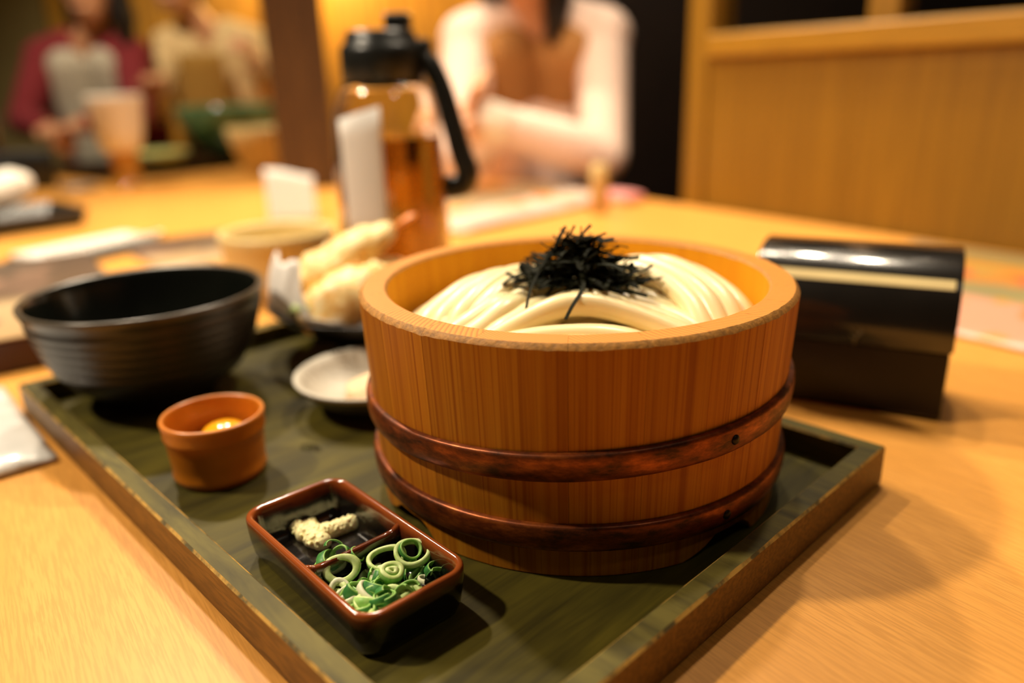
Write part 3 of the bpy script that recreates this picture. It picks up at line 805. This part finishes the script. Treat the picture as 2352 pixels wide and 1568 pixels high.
mk('bowl_rim', *latheg([(r + .0002, z + .0002) for r, z in outer[-5:]] + [(outer[-1][0] - .0012, outer[-1][1] - .0008)], 96), M['rimglaze'], bw, smooth=True)
mk('bowl_inside', *latheg([outer[-1]] + inner, 96), M['blackglaze'], bw, smooth=True)
mk('broth', *latheg([(0, .0123), (.028, .0137), (.046, .0190), (.0565, .0258), (.0565, .0260), (0, .0260)], 64), M['broth'], bw, smooth=False)

# ------------------------------------------------------------------ ribbed sesame dish
sd = empty('ribbed_dish', (-.0985, .5045, TF)); tag(sd, 'small ribbed grey dish of ground sesame, half hidden by the tub', 'dish')
def flute(k, r, z, a):
    if 9 <= k <= 12: return r * (1 + .018 * sin(a * 30)), z
    return r, z
pr = [(0, .0015), (.020, .0015), (.021, 0), (.024, 0), (.0245, .003), (.034, .0055), (.044, .0120), (.0505, .0200), (.0535, .0232), (.0532, .0246), (.0500, .0240), (.0465, .0195), (.040, .0125), (.028, .0075), (0, .006)]
mk('dish_underside', *latheg(pr[:8], 96), M['stone_out'], sd, smooth=True)
mk('dish_inside', *latheg(pr[7:], 180, lambda k, r, z, a: (r * (1 + .014 * sin(a * 36)), z) if 3 <= k <= 6 else (r, z)), M['stone'], sd, smooth=True)
def lump(c, r, amp, fr, n=40, m=24, seed=0.0):
    V, F = sphereg((0, 0, 0), 1, n, m); out = []
    for x, y, z in V:
        k = 1 + amp * noise.fractal(Vector((x * fr + seed, y * fr, z * fr)), 1.0, 2.0, 4)
        out.append((c[0] + x * r[0] * k, c[1] + y * r[1] * k, c[2] + z * r[2] * k))
    return out, F
V, F = lump((.012, -.006, .0125), (.030, .027, .0085), .12, 3.0)
tag(mk('ground_sesame', V, F, M['sesame'], loc=(-.0985, .5045, TF), smooth=True), 'beige heap of ground sesame in the ribbed dish', 'sesame')

# ------------------------------------------------------------------ tempura bowl
tbw = empty('tempura_bowl', (-.112, .640, TF)); tag(tbw, 'low black bowl of tempura behind the ribbed dish', 'bowl')
mk('bowl_body', *latheg([(0, .003), (.036, .003), (.037, 0), (.041, 0), (.042, .006), (.050, .0105), (.066, .0205), (.082, .0315), (.0930, .0405), (.0935, .0418), (.0925, .0424), (.0905, .0418), (.080, .034), (.064, .0245), (.046, .0150), (.030, .0115), (0, .0105)], 96), M['blackclay'], tbw, smooth=True)
# folded white paper sheet lying in the bowl, one corner standing up
def sheet(name, grid_fn, nu, nv, mat, th=.0006, **k):
    V = []
    P = [[Vector(grid_fn(i / nu, j / nv)) for j in range(nv + 1)] for i in range(nu + 1)]
    for s in (1, -1):
        for i in range(nu + 1):
            for j in range(nv + 1):
                a = P[min(i + 1, nu)][j] - P[max(i - 1, 0)][j]; b = P[i][min(j + 1, nv)] - P[i][max(j - 1, 0)]
                n = a.cross(b); n = n.normalized() if n.length > 1e-12 else Vector((0, 0, 1))
                V.append(tuple(P[i][j] + n * (th / 2 * s)))
    F = []; W_ = nv + 1; T = (nu + 1) * W_
    for i in range(nu):
        for j in range(nv):
            q = (i * W_ + j, (i + 1) * W_ + j, (i + 1) * W_ + j + 1, i * W_ + j + 1); F.append(q); F.append(tuple(x + T for x in reversed(q)))
    rim = [i * W_ for i in range(nu + 1)] + [nu * W_ + j for j in range(1, nv + 1)] + [i * W_ + nv for i in range(nu - 1, -1, -1)] + [j for j in range(nv - 1, 0, -1)]
    for a, b in zip(rim, rim[1:] + rim[:1]): F.append((b, a, a + T, b + T))
    return mk(name, V, F, mat, smooth=True, **k)
def paper_fn(u, v):
    dg = 160 + 100 * v; a = math.radians(dg)
    up = min(1, max(0, (dg - 174) / 12)) * min(1, max(0, (244 - dg) / 12)); H = .041 * up * (1 - .16 * sin(dg * .11) ** 2)
    wr_ = .0010 * sin(a * 23) + .0008 * sin(a * 41 + 2)
    if u < .55:
        t = u / .55; r = .028 + .0615 * t; z = .0150 + .0300 * t ** 1.1
    else:
        t = (u - .55) / .45; r = .0895 + .002 * t - .012 * t * t * up; z = .0450 + (.002 + H) * t
    return ((r + wr_ * u) * cos(a), (r + wr_ * u) * sin(a), z)
tag(sheet('paper_liner', paper_fn, 20, 48, M['paper'], loc=(-.112, .640, TF)), 'crumpled white paper liner under the tempura', 'paper')
def tempura(name, pts, rads, label, cat, mat, amp=.22, fr=70, seed=0.0, flat=.85, n=20, m=48):
    P = smooth_path([(*p, r) for p, r in zip(pts, rads)], m); o0 = P[0][:3]
    V, F = tubeg([p[:3] for p in P], [max(p[3], .0008) for p in P], n, flat)
    out = []
    for i, v in enumerate(V):
        p = P[min(i // n, m)]; d = Vector(v) - Vector(p[:3])
        k = 1 + amp * noise.fractal(Vector(v) * fr + Vector((seed, 0, 0)), 1.0, 2.0, 4)
        out.append(tuple(Vector(p[:3]) + d * k - Vector(o0)))
    return mk(name, out, F, mat, loc=o0, smooth=True)
t1 = tempura('shrimp_tempura', [(-.176, .610, .050), (-.166, .616, .062), (-.148, .626, .078), (-.126, .640, .091), (-.106, .652, .100), (-.098, .656, .104)], [.012, .022, .022, .0185, .012, .006], '', '', M['batter'], seed=2.0)
tag(t1, 'long battered shrimp tempura leaning up with its tail in the air', 'tempura')
o0 = Vector(t1.location)
tl = []
for s in (-1, 1):
    q = [Vector((-.099, .6555, .1030)), Vector((-.091, .6575 + s * .002, .1085)), Vector((-.0835, .659 + s * .0045, .1125)), Vector((-.079, .660 + s * .005, .1145))]
    tl.append(tubeg([tuple(p - o0) for p in q], [.0034, .0056, .0066, .0014], 12, .4))
mk('shrimp_tail', *join(*tl), M['tail'], t1, smooth=True)
t2 = tempura('shrimp_tempura', [(-.164, .573, .047), (-.150, .578, .054), (-.132, .586, .060), (-.110, .596, .066), (-.088, .606, .068)], [.012, .020, .025, .025, .016], '', '', M['batter'], seed=9.0)
tag(t2, 'short battered tempura piece in front, half hidden by the tub', 'tempura')
t3 = tempura('squash_tempura', [(-.166, .596, .050), (-.154, .603, .062), (-.138, .612, .072), (-.122, .622, .080)], [.008, .014, .015, .008], '', '', M['squash'], seed=5.0, amp=.15)
tag(t3, 'golden yellow squash tempura wedged between the two shrimp', 'tempura')
t5 = tempura('vegetable_tempura', [(-.128, .640, .040), (-.105, .650, .066), (-.085, .640, .060)], [.014, .017, .012], '', '', M['batter'], seed=15.0)
tag(t5, 'rounded battered vegetable tempura under the shrimp tail', 'tempura')
t4 = tempura('green_pepper_tempura', [(-.170, .5730, .0560), (-.162, .5680, .0600), (-.153, .5650, .0610)], [.003, .0050, .0025], '', '', M['sc_pale'], seed=3.0, amp=.1)
tag(t4, 'small green pepper tip at the front of the tempura', 'pepper')

# ------------------------------------------------------------------ black lacquer box at the right
BA = math.radians(-28); ex, ey = cos(BA), sin(BA)
lb = empty('lacquer_box', (.2797, .4581, 0), BA); tag(lb, 'black lacquered box with a curved lid on the bare table', 'box')
BL, BD, BH, SEAM = .128, .066, .106, .048
def box_section(z0, z1, top, gap=0.0):
    # profile in (y=depth, z); front is y=0
    if not top: return [(.0035, z0), (0, z0 + .004), (0, z1), (BD, z1), (BD, z0 + .004), (BD - .0035, z0)]
    pr_ = [(0 - .0010, z0)]
    for k in range(13):
        a = pi - (pi / 2) * k / 12; pr_.append((.048 + .049 * cos(a), z1 - .050 + .050 * sin(a)))
    pr_ += [(BD - .006, z1), (BD - .001, z1 - .004), (BD + .001, z1 - .010), (BD + .001, z0)]
    return pr_
def extr(pr_, x0, x1, e=.002):
    cy = sum(p[0] for p in pr_) / len(pr_); cz = sum(p[1] for p in pr_) / len(pr_)
    def sh(s): return [(cy + (y - cy) * s, cz + (z - cz) * s) for y, z in pr_]
    L = []
    for x, s in ((x0, .955), (x0 + e * .3, .985), (x0 + e, 1.0), (x1 - e, 1.0), (x1 - e * .3, .985), (x1, .955)):
        L.append([(x, y, z) for y, z in sh(s)])
    return loftg(L)
o = mk('box_base', *extr(box_section(.0004, SEAM, False), -BL + .0015, -.0015), M['lacquer_low'], lb); bevel(autosmooth(o, 30), .0012, 2, 40)
o = mk('box_lid', *extr(box_section(SEAM + .0006, BH, True), -BL, 0), M['lacquer'], lb); autosmooth(o, 30)
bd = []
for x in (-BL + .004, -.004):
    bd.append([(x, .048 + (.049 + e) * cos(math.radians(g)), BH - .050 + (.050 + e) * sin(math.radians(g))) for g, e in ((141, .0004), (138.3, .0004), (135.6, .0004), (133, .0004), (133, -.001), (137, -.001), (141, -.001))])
mk('pale_band', *loftg(bd), M['cream'], lb)  # cream strip added in place of a bright streak reflected along the lid
# faint gold sprig on the front
sp_parts = [tubeg([(-.058, -.0011, .047 + .001), (-.0575, -.0012, .053), (-.055, -.0012, .058)], .0006, 6)]
for s, z in ((-1, .051), (1, .053), (-1, .055)):
    sp_parts.append(tubeg([(-.0575, -.0012, z), (-.0575 + s * .004, -.0012, z + .004)], [.0006, .0003], 6))
mk('gold_sprig', *join(*sp_parts), M['gold'], lb)

# ------------------------------------------------------------------ menus and papers on the table
def flat_sheet(name, p, ang, w, h, th, mat, z0=.0003, curl=0.0, label='', cat='menu'):
    def fn(u, v): return (w * (u - .5), h * (v - .5), curl * (max(0, u - .55) ** 2 + max(0, .3 - v) ** 2) + .0006 * sin(u * 9 + v * 4))
    o = sheet(name, fn, 16, 16, mat, th, loc=(p[0], p[1], z0 + th + .0008), rot=(0, 0, ang)); tag(o, label, cat); return o
flat_sheet('menu_sheet', (.529, .7236), TAB_ANG - pi, .45, .35, .0016, M['menu_b'], label='glossy printed menu with red food photos behind the lacquer box')
flat_sheet('menu_sheet', (-.030, 1.415), math.radians(47), .44, .30, .0016, M['menu_a'], curl=.03, label='pink and white printed menu lying before the person in pink')
bk = empty('menu_booklet', (-.330, .672, 0), TAB_ANG - pi / 2); tag(bk, 'thick menu booklet with maroon edges behind the black bowl', 'menu')
bevel(mk('pages', *boxg(-.30, 0, 0, .36, .0004, .0285), M['maroon'], bk), .002, 2)
mk('cover', *boxg(-.30, 0, 0, .36, .0288, .0302), M['menu_c'], bk)
flat_sheet('placemat_sheet', (-.440, 1.120), TAB_ANG - pi / 2 + .1, .20, .22, .0012, M['menu_c'], label='brown printed sheet beside the ring bound menu')
# ring-bound menu
RA = math.radians(60)
rb = empty('ring_bound_menu', (-.572, 1.095, .0003), RA); tag(rb, 'white ring bound menu lying open left of the cream pot', 'menu')
bevel(mk('back_cover', *boxg(-.095, .09, -.03, .10, 0, .003), M['blackplastic'], rb), .001, 1)
bevel(mk('page_block', *boxg(-.088, .086, .006, .092, .0032, .010), M['paper'], rb), .001, 1)
for k in range(22):
    x = -.084 + k * .0080; pts = [(x, .003 + .0085 * cos(t * .3696 - .3), .0105 + .0070 * sin(t * .3696 - .3)) for t in range(17)]
    mk('wire_ring', *tubeg(pts, .0014, 6, up=Vector((1, 0, 0))), M['wire'], rb, smooth=True)
# wrapped wet towel packet at the near left
def pack_fn(u, v):
    x = -.21 * u; y = .085 * (v - .5) * 2; e = min(u / .12, 1) * min(v / .1, (1 - v) / .1, 1)
    return (x, y, .0020 + .0075 * max(0, e) ** .6 * (.85 + .2 * noise.noise(Vector((x * 45, y * 45, 2)))) + .0012 * noise.noise(Vector((x * 120, y * 60, 5))))
pk = sheet('towel_packet', pack_fn, 40, 30, M['film'], .0012, loc=(-.295 - .058, .443 - .064 + .118, .0006), rot=(0, 0, math.radians(-1)))
pk.location = (-.3465, .5060, .0006); pk.rotation_euler = (0, 0, math.radians(41.5)); tag(pk, 'flat white plastic wrapped towel packet at the near left', 'packet')

# ------------------------------------------------------------------ cream pot, napkin, water pitchers
cp = empty('cream_pot', (-.259, .858, 0)); tag(cp, 'wide cream ceramic pot behind the black bowl', 'pot')
mk('pot_body', *latheg([(0, .002), (.050, .002), (.051, .0004), (.056, .0004), (.058, .004), (.0595, .030), (.0605, .055), (.0625, .059), (.0632, .066), (.0622, .0695), (.0600, .070), (.0575, .0685), (.0565, .064), (.0560, .030), (.053, .012), (0, .010)], 72), M['cream'], cp, smooth=True)
nk = empty('paper_napkin', (-.372, 1.340, 0), math.radians(14)); tag(nk, 'white folded paper napkin standing behind the cream pot', 'napkin')
def nap(s): 
    return lambda u, v: (.080 * (u - .5), s * (.022 * (1 - v)) + .001 * sin(u * 8), .0006 + .088 * v * (1 - .16 * u) + .002 * sin(u * 5) * v)
for s in (-1, 1): sheet('napkin_leaf', nap(s), 12, 8, M['paper'], .0012, parent=nk)

def make_pitcher(loc, rz, label):
    p = empty('water_pitcher', loc, rz); tag(p, label, 'pitcher', 'water pitchers')
    out = [(0, .0004), (.052, .0004), (.0575, .003), (.0590, .010), (.0592, .080), (.0585, .120), (.0565, .165), (.0535, .195), (.0475, .214), (.0405, .222)]
    inn = [(.0385, .222), (.0458, .212), (.0515, .194), (.0545, .164), (.0565, .119), (.0572, .080), (.0570, .012), (.054, .005), (0, .0045)]
    mk('pitcher_body', *latheg(out + inn, 72), M['plastic'], p, smooth=True)
    mk('water', *latheg([(0, .0049), (.0537, .0054), (.0567, .0124), (.0569, .080), (.0562, .119), (.0537, .162), (.0530, .168), (0, .168)], 72), M['water'], p, smooth=False)
    autosmooth(p.children[-1], 40)
    mk('lid', *latheg([(0, .214), (.0382, .214), (.0412, .2225), (.0424, .2235), (.0424, .252), (.0408, .257), (.0365, .260), (.0355, .266), (.0340, .2705), (0, .272)], 48), M['blackplastic'], p, smooth=True)
    autosmooth(p.children[-1], 40)
    o = mk('thumb_lever', *boxg(.006, .032, -.010, .010, .2715, .287), M['blackplastic'], p); bevel(o, .004, 3)
    o = mk('lever_arm', *boxg(.030, .052, -.011, .011, .236, .262), M['blackplastic'], p); bevel(o, .005, 3)
    la = sheet('refraction_strip', lambda u, v: (.0600 * sin(-.62 + .80 * u), -.0600 * cos(-.62 + .80 * u), .070 + (.118 + .012 * u) * v), 14, 6, M['paper'], .0004, parent=p)  # pale sheet added to stand in for white refracted through the pitcher
    h = smooth_path([(.040, 0, .246), (.050, 0, .238), (.060, 0, .215), (.069, 0, .182), (.077, 0, .150), (.083, 0, .130), (.078, 0, .117), (.060, 0, .114)], 40)
    V, F = tubeg(h, [.0095 + .0035 * k / 40 for k in range(41)], 14, 1.0, up=Vector((0, 1, 0)), squareness=.6); V = [(x, y * 1.25, z) for x, y, z in V]
    mk('handle', V, F, M['blackplastic'], p, smooth=True)
    return p
pit = make_pitcher((-.1235, .838, .0003), math.radians(-8), 'clear water pitcher with black lid and handle beside the tempura')
p2 = copy_tree(pit); p2.location = (-1.345, 2.02, .0003); p2.rotation_euler = (0, 0, math.radians(200))
p2['label'] = 'distant water pitcher at the far left edge of the table'

# towel on a black rest at the left edge
bt = empty('towel_rest', (-.865, 1.315, .0003), math.radians(48)); tag(bt, 'low black tray under the white rolled towel', 'tray')
bevel(mk('rest_body', *loftg([rrect(.22, .15, .015, 0), rrect(.24, .17, .018, .030), rrect(.232, .162, .016, .030), rrect(.20, .13, .013, .006)]), M['blackplastic'], bt, smooth=True), .001, 1)
ow = tempura('rolled_towel', [(-.955, 1.235, .044), (-.925, 1.268, .050), (-.885, 1.315, .056), (-.850, 1.360, .072), (-.836, 1.378, .080)], [.020, .032, .040, .036, .014], '', '', M['towel'], amp=.12, fr=22, seed=4.0, flat=.8)
tag(ow, 'white rolled hand towel leaning on a black rest', 'towel')

# small things by the person in pink
sk = empty('spice_shaker', (.155, 1.315, .0032)); tag(sk, 'slim tan bamboo spice shaker on the pink menu', 'shaker')
mk('shaker_body', *latheg([(0, 0), (.015, 0), (.016, .002), (.0155, .030), (.0150, .055), (0, .055)], 32), M['bamboo'], sk, smooth=True); autosmooth(sk.children[-1], 40)
mk('shaker_cap', *latheg([(0, .0553), (.0145, .0553), (.0150, .070), (.0125, .078), (0, .080)], 32), M['cream'], sk, smooth=True); autosmooth(sk.children[-1], 40)
ps = mk('tissue_pack', *loftg([rrect(.075, .05, .008, 0), rrect(.082, .056, .010, .006), rrect(.080, .054, .010, .014), rrect(.060, .036, .008, .018)]), M['pinkpack'], loc=(.208, 1.435, .0005), rot=(0, 0, TAB_ANG), smooth=True)
autosmooth(ps, 50); tag(ps, 'small pink tissue pack at the table edge by the partition', 'tissue pack')

# ------------------------------------------------------------------ far end of the table: other diners' dishes
ft = empty('dark_tray', (-.95, 2.33, .0003), TAB_ANG - pi / 2 + .3); tag(ft, 'dark lacquer tray set with dishes at the far end', 'tray')
bevel(mk('tray_base', *boxg(-.30, .26, -.17, .20, 0, .010), M['lacquer_low'], ft), .003, 2)
for a in ((-.30, .26, -.17, -.155), (-.30, .26, .185, .20), (-.30, -.285, -.1545, .1845), (.245, .26, -.1545, .1845)):
    bevel(mk('rail', *boxg(*a, .0102, .026), M['lacquer_low'], ft), .002, 2)
gb = empty('green_bowl', (-.815, 2.420, .0107)); tag(gb, 'large shallow green glazed bowl on the far tray', 'bowl')
mk('bowl_body', *latheg([(0, .004), (.060, .004), (.062, 0), (.070, 0), (.072, .010), (.100, .030), (.135, .075), (.158, .118), (.168, .150), (.168, .157), (.163, .158), (.150, .122), (.124, .082), (.088, .046), (0, .032)], 72), M['greenglaze'], gb, smooth=True)
cb = empty('tan_bowl', (-.660, 2.125, .0003)); tag(cb, 'tan tea bowl beside the far tray and the post', 'bowl')
mk('bowl_body', *latheg([(0, .003), (.030, .003), (.032, 0), (.037, 0), (.040, .012), (.060, .045), (.074, .085), (.080, .115), (.078, .117), (.075, .113), (.066, .080), (.045, .040), (0, .022)], 64), M['cream'], cb, smooth=True)
yp = empty('pale_green_plate', (-.965, 2.185, .0107)); tag(yp, 'small pale green plate in front of the green bowl', 'plate')
mk('plate_body', *latheg([(0, .003), (.04, .003), (.042, 0), (.05, 0), (.055, .012), (.085, .038), (.090, .046), (.088, .049), (.070, .038), (0, .022)], 64), M['palegreen'], yp, smooth=True)
gp = empty('footed_cup', (-.905, 1.880, .0003)); tag(gp, 'white tapered cup on an amber foot at the far end', 'cup')
mk('foot', *latheg([(0, 0), (.040, 0), (.041, .006), (.034, .012), (.030, .040), (.030, .078), (.034, .084), (0, .084)], 48), M['amber'], gp, smooth=True); autosmooth(gp.children[-1], 45)
mk('cup_body', *latheg([(0, .0843), (.036, .0843), (.044, .092), (.052, .130), (.060, .195), (.061, .210), (.059, .212), (.056, .205), (.046, .130), (.036, .098), (0, .095)], 64), M['ceramic_white'], gp, smooth=True)
co = empty('grey_coaster', (-1.010, 1.850, .0003)); tag(co, 'dull grey round coaster beside the white footed cup', 'coaster')
mk('coaster_disc', *latheg([(0, 0), (.042, 0), (.044, .002), (.044, .010), (.042, .012), (.038, .0105), (0, .0105)], 48), M['greymetal'], co, smooth=True); autosmooth(co.children[-1], 40)
bb = empty('black_caddy', (-1.165, 1.905, .0003), .5); tag(bb, 'small black open caddy beside the distant pitcher', 'caddy')
bevel(mk('caddy_body', *loftg([rrect(.13, .09, .012, 0), rrect(.145, .105, .014, .085), rrect(.137, .097, .012, .085), rrect(.12, .08, .010, .010)]), M['blackplastic'], bb, smooth=True), .001, 1)

# ------------------------------------------------------------------ people
def hand_chains(w, d, n, side, curl=.6, s=1.0):
    """wrist w, pointing d, palm normal n; palm, four unequal fingers, thumb off the side of the palm"""
    w, d, n = Vector(w), Vector(d).normalized(), Vector(n); n = (n - d * n.dot(d)).normalized(); a = d.cross(n) * side
    C = [[(*w, .024 * s), (*(w + d * .035 * s), .026 * s)]]
    for k, L in enumerate((.066, .074, .069, .054)):
        off = a * ((1.5 - k) * .0185 * s); b = w + d * .030 * s + off * .7; k1 = w + d * .080 * s + off
        dd = (d * cos(curl) + n * sin(curl)); k2 = k1 + dd * L * .45 * s; d3 = (d * cos(curl * 2) + n * sin(curl * 2)); k3 = k2 + d3 * L * .45 * s
        C.append([(*b, .0115 * s), (*k1, .0100 * s), (*k2, .0088 * s), (*k3, .0072 * s)])
    b = w + d * .018 * s + a * .020 * s; k1 = b + (a * .8 + d * .6).normalized() * .034 * s; k2 = k1 + (d * .9 + a * .25 + n * .3).normalized() * .028 * s
    C.append([(*b, .0130 * s), (*k1, .0105 * s), (*k2, .0080 * s)])
    return C
def person(name, c, sh_z, half, arms, head, top_mat, label, hair_extra=(), vest=None, shirt=None, seat_z=-.27):
    """c = (x, y) of the hips; arms = [(shoulder, elbow, wrist, hand_dir, palm_normal, side)]"""
    x, y = c; root = empty(name, (x, y, -.72)); tag(root, label, 'person')
    L = lambda ch: [[(p[0] - x, p[1] - y, p[2] + .72, p[3]) for p in q] for q in ch]
    hz = seat_z + .10; hx, hy, hzz = head; sy = arms[0][0][1]
    torso = []
    for s in (-1, 1):
        torso.append([(x + s * .070, y, hz, .095), (x + s * .062, y - .02, hz + .16, .085), (x + s * .072, (y + sy) / 2, sh_z - .16, .090), (x + s * .070, sy + .005, sh_z - .05, .072)])
    shl = [[(x - half, sy, sh_z - .02, .048), (x - half * .5, sy + .01, sh_z + .012, .046), (x, sy + .015, sh_z + .025, .046), (x + half * .5, sy + .01, sh_z + .012, .046), (x + half, sy, sh_z - .02, .048)]]
    neck = [[(x, sy + .01, sh_z + .01, .050), (x * .5 + hx * .5, (sy + hy) / 2 + .01, (sh_z + hzz) / 2 - .02, .044), (hx, hy + .015, hzz - .05, .050)]]
    armc = []; hands = []
    for (a, b, w, hd, pn, side) in arms:
        armc.append([(*a, .050), (*Vector(a).lerp(Vector(b), .5), .044), (*b, .038), (*Vector(b).lerp(Vector(w), .4), .036), (*w, .024)])
        hands += hand_chains(w, hd, pn, side)
    legs = []
    for s in (-1, 1):
        legs.append([(x + s * .085, y, hz - .01, .085), (x + s * .095, y - .22, hz + .005, .072), (x + s * .10, y - .42, hz, .056), (x + s * .10, y - .41, hz - .22, .050), (x + s * .10, y - .38, -.66, .036), (x + s * .10, y - .47, -.690, .028)])
    body = capsules(L(torso + shl + neck + armc + hands + legs))
    # head: skull, jaw, nose, brow, lips, ears on one surface with the neck
    h = (hx - x, hy - y, hzz + .72)
    hp = [sphereg(h, (.074, .090, .095), 24, 16), sphereg((h[0], h[1] - .022, h[2] - .060), (.052, .058, .050), 20, 12),
          sphereg((h[0], h[1] - .090, h[2] - .022), (.012, .018, .020)), sphereg((h[0], h[1] - .078, h[2] - .062), (.024, .012, .008)), sphereg((h[0], h[1] - .072, h[2] + .018), (.052, .020, .014))]
    for s in (-1, 1): hp.append(sphereg((h[0] + s * .075, h[1] + .005, h[2] - .015), (.012, .020, .030)))
    bo = mk('body', *join(body, *hp), M['skin'], root); remesh(bo, .0052, 3)
    for s in (-1, 1):
        e = mk('eye', *sphereg((h[0] + s * .030, h[1] - .080, h[2] - .002), (.012, .008, .007)), M['eye'], root, smooth=True)
    g = lambda ch, d: [[(p[0], p[1], p[2], p[3] + d) for p in q] for q in ch]
    if shirt: remesh(mk('shirt', *capsules(L(g(torso, .006))), shirt, root), .0065, 4)
    tt = torso if not vest else [[(p[0] + (1 if i else -1) * .030, p[1] + .02, p[2], p[3]) for p in q] for i, q in enumerate(torso)]
    sl = [[(x + s * half * .42, sy + .012, sh_z + .010, .050), (x + s * half, sy, sh_z - .02, .050)] for s in (-1, 1)]
    tors = [[p for p in q[:3]] for q in tt]
    for i, s in enumerate((-1, 1)): tors.append([(tt[i][2][0], tt[i][2][1], tt[i][2][2], .088), (x + s * half * .62, sy + .012, sh_z - .03, .056)])
    armsl = [[(p[0], p[1], p[2], p[3] + .011) for p in q] for q in armc]
    remesh(mk('top', *capsules(L(g(tors, .011) + g(sl, .011) + armsl)), top_mat, root), .0065, 6)
    remesh(mk('trousers', *capsules(L(g([q[:5] for q in legs], .010) + [[(x - .07, y, hz, .106), (x + .07, y, hz, .106)]])), M['trousers'], root), .008, 4)
    hr = [sphereg((h[0], h[1] + .012, h[2] + .018), (.084, .094, .092), 24, 16), sphereg((h[0], h[1] + .045, h[2] - .03), (.078, .062, .085), 20, 12)]
    ex_ = [[(p[0] - x, p[1] - y, p[2] + .72, p[3]) for p in q] for q in hair_extra]
    if ex_: hr.append(capsules(ex_))
    remesh(mk('hair', *join(*hr), M['hair'], root), .006, 3)
    for s in (-1, 1): mk('shoe', *sphereg((s * .10, -.44, .036), (.042, .115, .035), 20, 10), M['hair'], root, smooth=True)
    return root
pa = person('person', (.072, 1.93), .322, .150,
    [((-.075, 1.80, .292), (-.100, 1.655, .060), (-.020, 1.580, .128), (-.3, -.3, .55), (.6, -.3, 0), -1),
     ((.215, 1.80, .292), (.205, 1.645, .062), (-.035, 1.560, .148), (-1, -.15, .25), (0, .4, -1), 1)],
    (.045, 1.735, .480), M['pinkknit'], 'person in a pale pink sweater sitting with arms folded by the partition',
    hair_extra=[[(.10, 1.76, .47, .040), (.118, 1.752, .40, .036), (.112, 1.742, .335, .026), (.100, 1.735, .295, .012)], [(-.02, 1.77, .47, .038), (-.028, 1.78, .40, .026)]], shirt=M['tanshirt'])
mk('cuff', *capsules([[(-.035 - .072 + .020, 1.560 - 1.93, .148 + .72 - .006, .0365), (-.035 - .072 - .012, 1.560 - 1.93, .148 + .72 + .004, .0355)]]), M['cuff'], pa, smooth=True)
person('person', (-1.385, 2.86), .350, .150,
    [((-1.535, 2.76, .320), (-1.590, 2.66, .130), (-1.450, 2.535, .115), (.8, -.5, -.2), (0, 0, -1), -1),
     ((-1.240, 2.76, .320), (-1.200, 2.64, .130), (-1.300, 2.52, .125), (-.8, -.5, -.1), (0, 0, -1), 1)],
    (-1.320, 2.72, .530), M['maroonknit'], 'person in a maroon cardigan over a grey shirt at the far end',
    hair_extra=[[(-1.26, 2.74, .54, .05), (-1.235, 2.735, .44, .042), (-1.235, 2.73, .36, .024)], [(-1.385, 2.75, .54, .045), (-1.395, 2.745, .44, .034)]], vest=True, shirt=M['greyshirt'])
pc = person('person', (-1.030, 3.00), .380, .150,
    [((-1.180, 2.92, .350), (-1.215, 2.78, .150), (-1.150, 2.70, .200), (.2, -.5, .5), (0, 0, -1), -1),
     ((-.880, 2.92, .350), (-.800, 2.80, .210), (-.800, 2.70, .270), (-.1, -.5, .6), (-1, 0, 0), 1)],
    (-1.100, 2.86, .565), M['beigeknit'], 'person in a beige sweater raising one hand behind the green bowl', shirt=M['beigeknit'])
ap = sheet('apron', lambda u, v: (.23 * (u - .5) * (1 - .35 * v), -.165 - .05 * cos((u - .5) * 2.6) - .02 * v, .72 - .12 + .45 * v), 16, 12, M['brownapron'], .004, parent=pc)

# benches that carry the seated people
def bench(loc, rz, w, label):
    b = empty('bench', loc, rz); tag(b, label, 'bench')
    bevel(mk('seat', *boxg(-w / 2, w / 2, -.19, .19, .395, .435), M['pillar'], b), .006, 2)
    for sx in (-1, 1):
        for sy in (-1, 1):
            bevel(mk('leg', *boxg(sx * (w / 2 - .06) - .02, sx * (w / 2 - .06) + .02, sy * .15 - .02, sy * .15 + .02, 0, .3945), M['pillar'], b), .003, 1)
bench((.072, 1.97, -.72), 0, .50, 'dark wooden bench under the person in pink')
bench((-1.21, 2.97, -.72), .2, 1.0, 'dark wooden bench under the two far diners')
